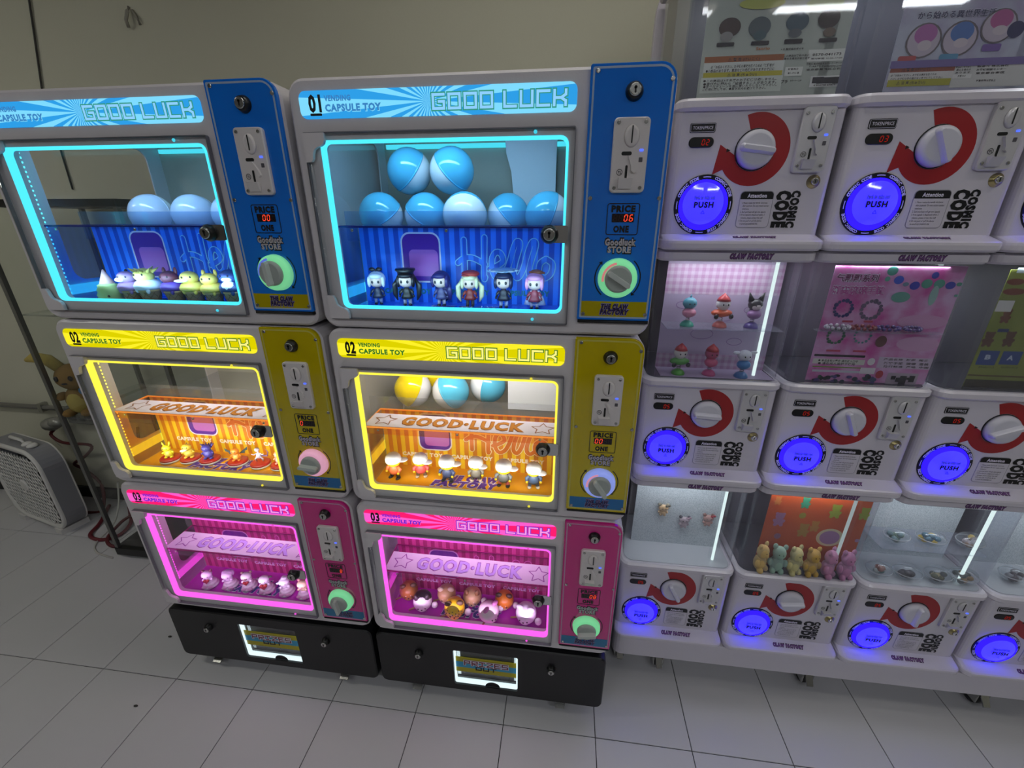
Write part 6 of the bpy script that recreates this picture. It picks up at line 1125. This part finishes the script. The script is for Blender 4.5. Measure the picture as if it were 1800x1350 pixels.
obj('motor', MB().disc(-FW / 2, FH / 2 + 0.01, [(0.04, 0.02), (0.05, 0.03), (0.05, 0.09)], 20), BLACK, t)
for q in range(5):
    a = q * 2 * pi / 5
    obj('blade', MB().loops([[(-FW / 2 + r * cos(a + d), 0.035 + 0.02 * e, FH / 2 + 0.01 + r * sin(a + d)) for d, e in ((0, 0), (0.55, 1), (0.55, 1.1), (0, 0.1))] for r in (0.045, 0.12, 0.19)]), mat('fan_blade', '#55565a', 0.4), t)
obj('rear_panel', MB().loops([fl(0.02, FD - 0.004), fl(0.02, FD - 0.001)]), mat('fan_dark', '#2e2e31', 0.6), t)
obj('handle', MB().tube([(-0.30, 0.05, FH - 0.006), (-0.29, 0.05, FH + 0.022), (-0.19, 0.05, FH + 0.022), (-0.18, 0.05, FH - 0.006)], 0.009, 8), FWH, t)
for x in (-0.15, -0.105): obj('control_knob', MB().lathe(x, 0.05, [(0.022, FH), (0.022, FH + 0.008), (0.015, FH + 0.016), (0.004, FH + 0.018)], 18), FWH, t)
for x in (-0.42, -0.08): obj('foot', MB().box(x - 0.03, x + 0.03, -0.008, FD + 0.008, 0.0, 0.03), FWH, t)

# power strip box, cables on the floor
t = thing('power_box', 'grey electrical box on the wall behind the display case', 'electrical box', (-2.60, WALL_Y, 0.575))
obj('box', MB().plate(-0.09, 0.11, -0.05, 0.05, -0.045, 0, 0.01, 0.006), mat('box_grey', '#6a6966', 0.5), t)
for x in (-0.045, 0.015, 0.07): obj('socket', MB().plate(x - 0.02, x + 0.02, -0.028, 0.028, -0.05, -0.044, 0.008, 0.002), mat('socket_grey', '#4c4b4a', 0.5), t)
def cable(label, pts, r, c, group):
    P = [Vector(p) for p in pts]; Q = []
    for i in range(len(P) - 1):
        p0, p1, p2, p3 = P[max(i - 1, 0)], P[i], P[i + 1], P[min(i + 2, len(P) - 1)]
        for k in range(6):
            f = k / 6; Q.append(0.5 * ((2 * p1) + (p2 - p0) * f + (2 * p0 - 5 * p1 + 4 * p2 - p3) * f * f + (3 * p1 - p0 - 3 * p2 + p3) * f ** 3))
    Q.append(P[-1]); o = Q[0].copy()
    tag(obj('power_cable', MB().tube([q - o for q in Q], r, 8), mat('cable_' + c.lstrip('#'), c, 0.5), loc=tuple(o)), label, 'cable', group)
GC = 'cables behind the fan'
cable('dark red cable hanging from the wrapped joint to the floor', [(-2.78, 1.76, 0.49), (-2.80, 1.75, 0.46), (-2.74, 1.75, 0.415), (-2.57, 1.75, 0.41), (-2.63, 1.75, 0.34), (-2.73, 1.75, 0.28), (-2.66, 1.74, 0.25), (-2.58, 1.73, 0.16), (-2.60, 1.70, 0.012), (-2.68, 1.67, 0.009)], 0.008, '#5a2022', GC)
cable('thick maroon cable looping on the floor beside the display case', [(-2.60, 1.74, 0.012), (-2.50, 1.60, 0.010), (-2.455, 1.51, 0.010), (-2.36, 1.485, 0.010), (-2.30, 1.53, 0.010), (-2.33, 1.62, 0.010), (-2.42, 1.70, 0.010), (-2.48, 1.75, 0.012)], 0.009, '#6a1c28', GC)
cable('second maroon cable curving over the first loop', [(-2.42, 1.79, 0.34), (-2.40, 1.76, 0.18), (-2.37, 1.70, 0.04), (-2.36, 1.60, 0.03), (-2.31, 1.48, 0.028), (-2.24, 1.45, 0.012), (-2.20, 1.52, 0.009), (-2.22, 1.6, 0.009)], 0.008, '#5e1a24', GC)
cable('thin white cable trailing across the floor', [(-2.52, 1.77, 0.16), (-2.42, 1.66, 0.09), (-2.36, 1.56, 0.045), (-2.37, 1.47, 0.006), (-2.30, 1.41, 0.005), (-2.18, 1.385, 0.005)], 0.0045, '#bcbab6', GC)
cable('thin pale cable hanging inside the case', [(-2.10, 1.72, 0.30), (-2.02, 1.66, 0.26), (-1.94, 1.60, 0.2), (-1.86, 1.62, 0.12), (-1.80, 1.7, 0.07)], 0.004, '#9a9894', GC)
cable('brown cable curving down the wall behind the case', [(-2.28, 1.79, 0.52), (-2.30, 1.79, 0.42), (-2.25, 1.79, 0.3), (-2.18, 1.79, 0.2), (-2.12, 1.79, 0.14)], 0.007, '#4a2a24', GC)
tag(obj('paper_tag', MB().box(-0.03, 0.03, -0.001, 0.0, -0.02, 0.02), mat('tag_paper', '#b0aeaa', 0.6), loc=(-2.70, 1.70, 0.44), rot=(0.3, 0, -0.4)), 'small white paper tag hanging behind the fan', 'tag')
tag(obj('foil_bundle', MB().ell((0, 0, 0), (0.05, 0.04, 0.035), 10, 7).ell((0.05, -0.005, 0.02), (0.04, 0.035, 0.03), 9, 6), mat('crumpled_foil', '#a0a09a', 0.35, 0.5, bump=1.0, bscale=60), loc=(-2.775, 1.755, 0.525)), 'crumpled silver wrapping around a cable joint', 'wrapping')
for lab, x, y in (('tiny dark crumb on the floor tile left of the black base', -1.53, 1.04), ('tiny grey crumb near the picture bottom on a tile', -1.42, 0.79)):
    tag(obj('floor_crumb', MB().ell((0, 0, 0.003), (0.008, 0.004, 0.003), 7, 5), mat('crumb', '#3a3836', 0.8), loc=(x, y, 0)), lab, 'crumb')
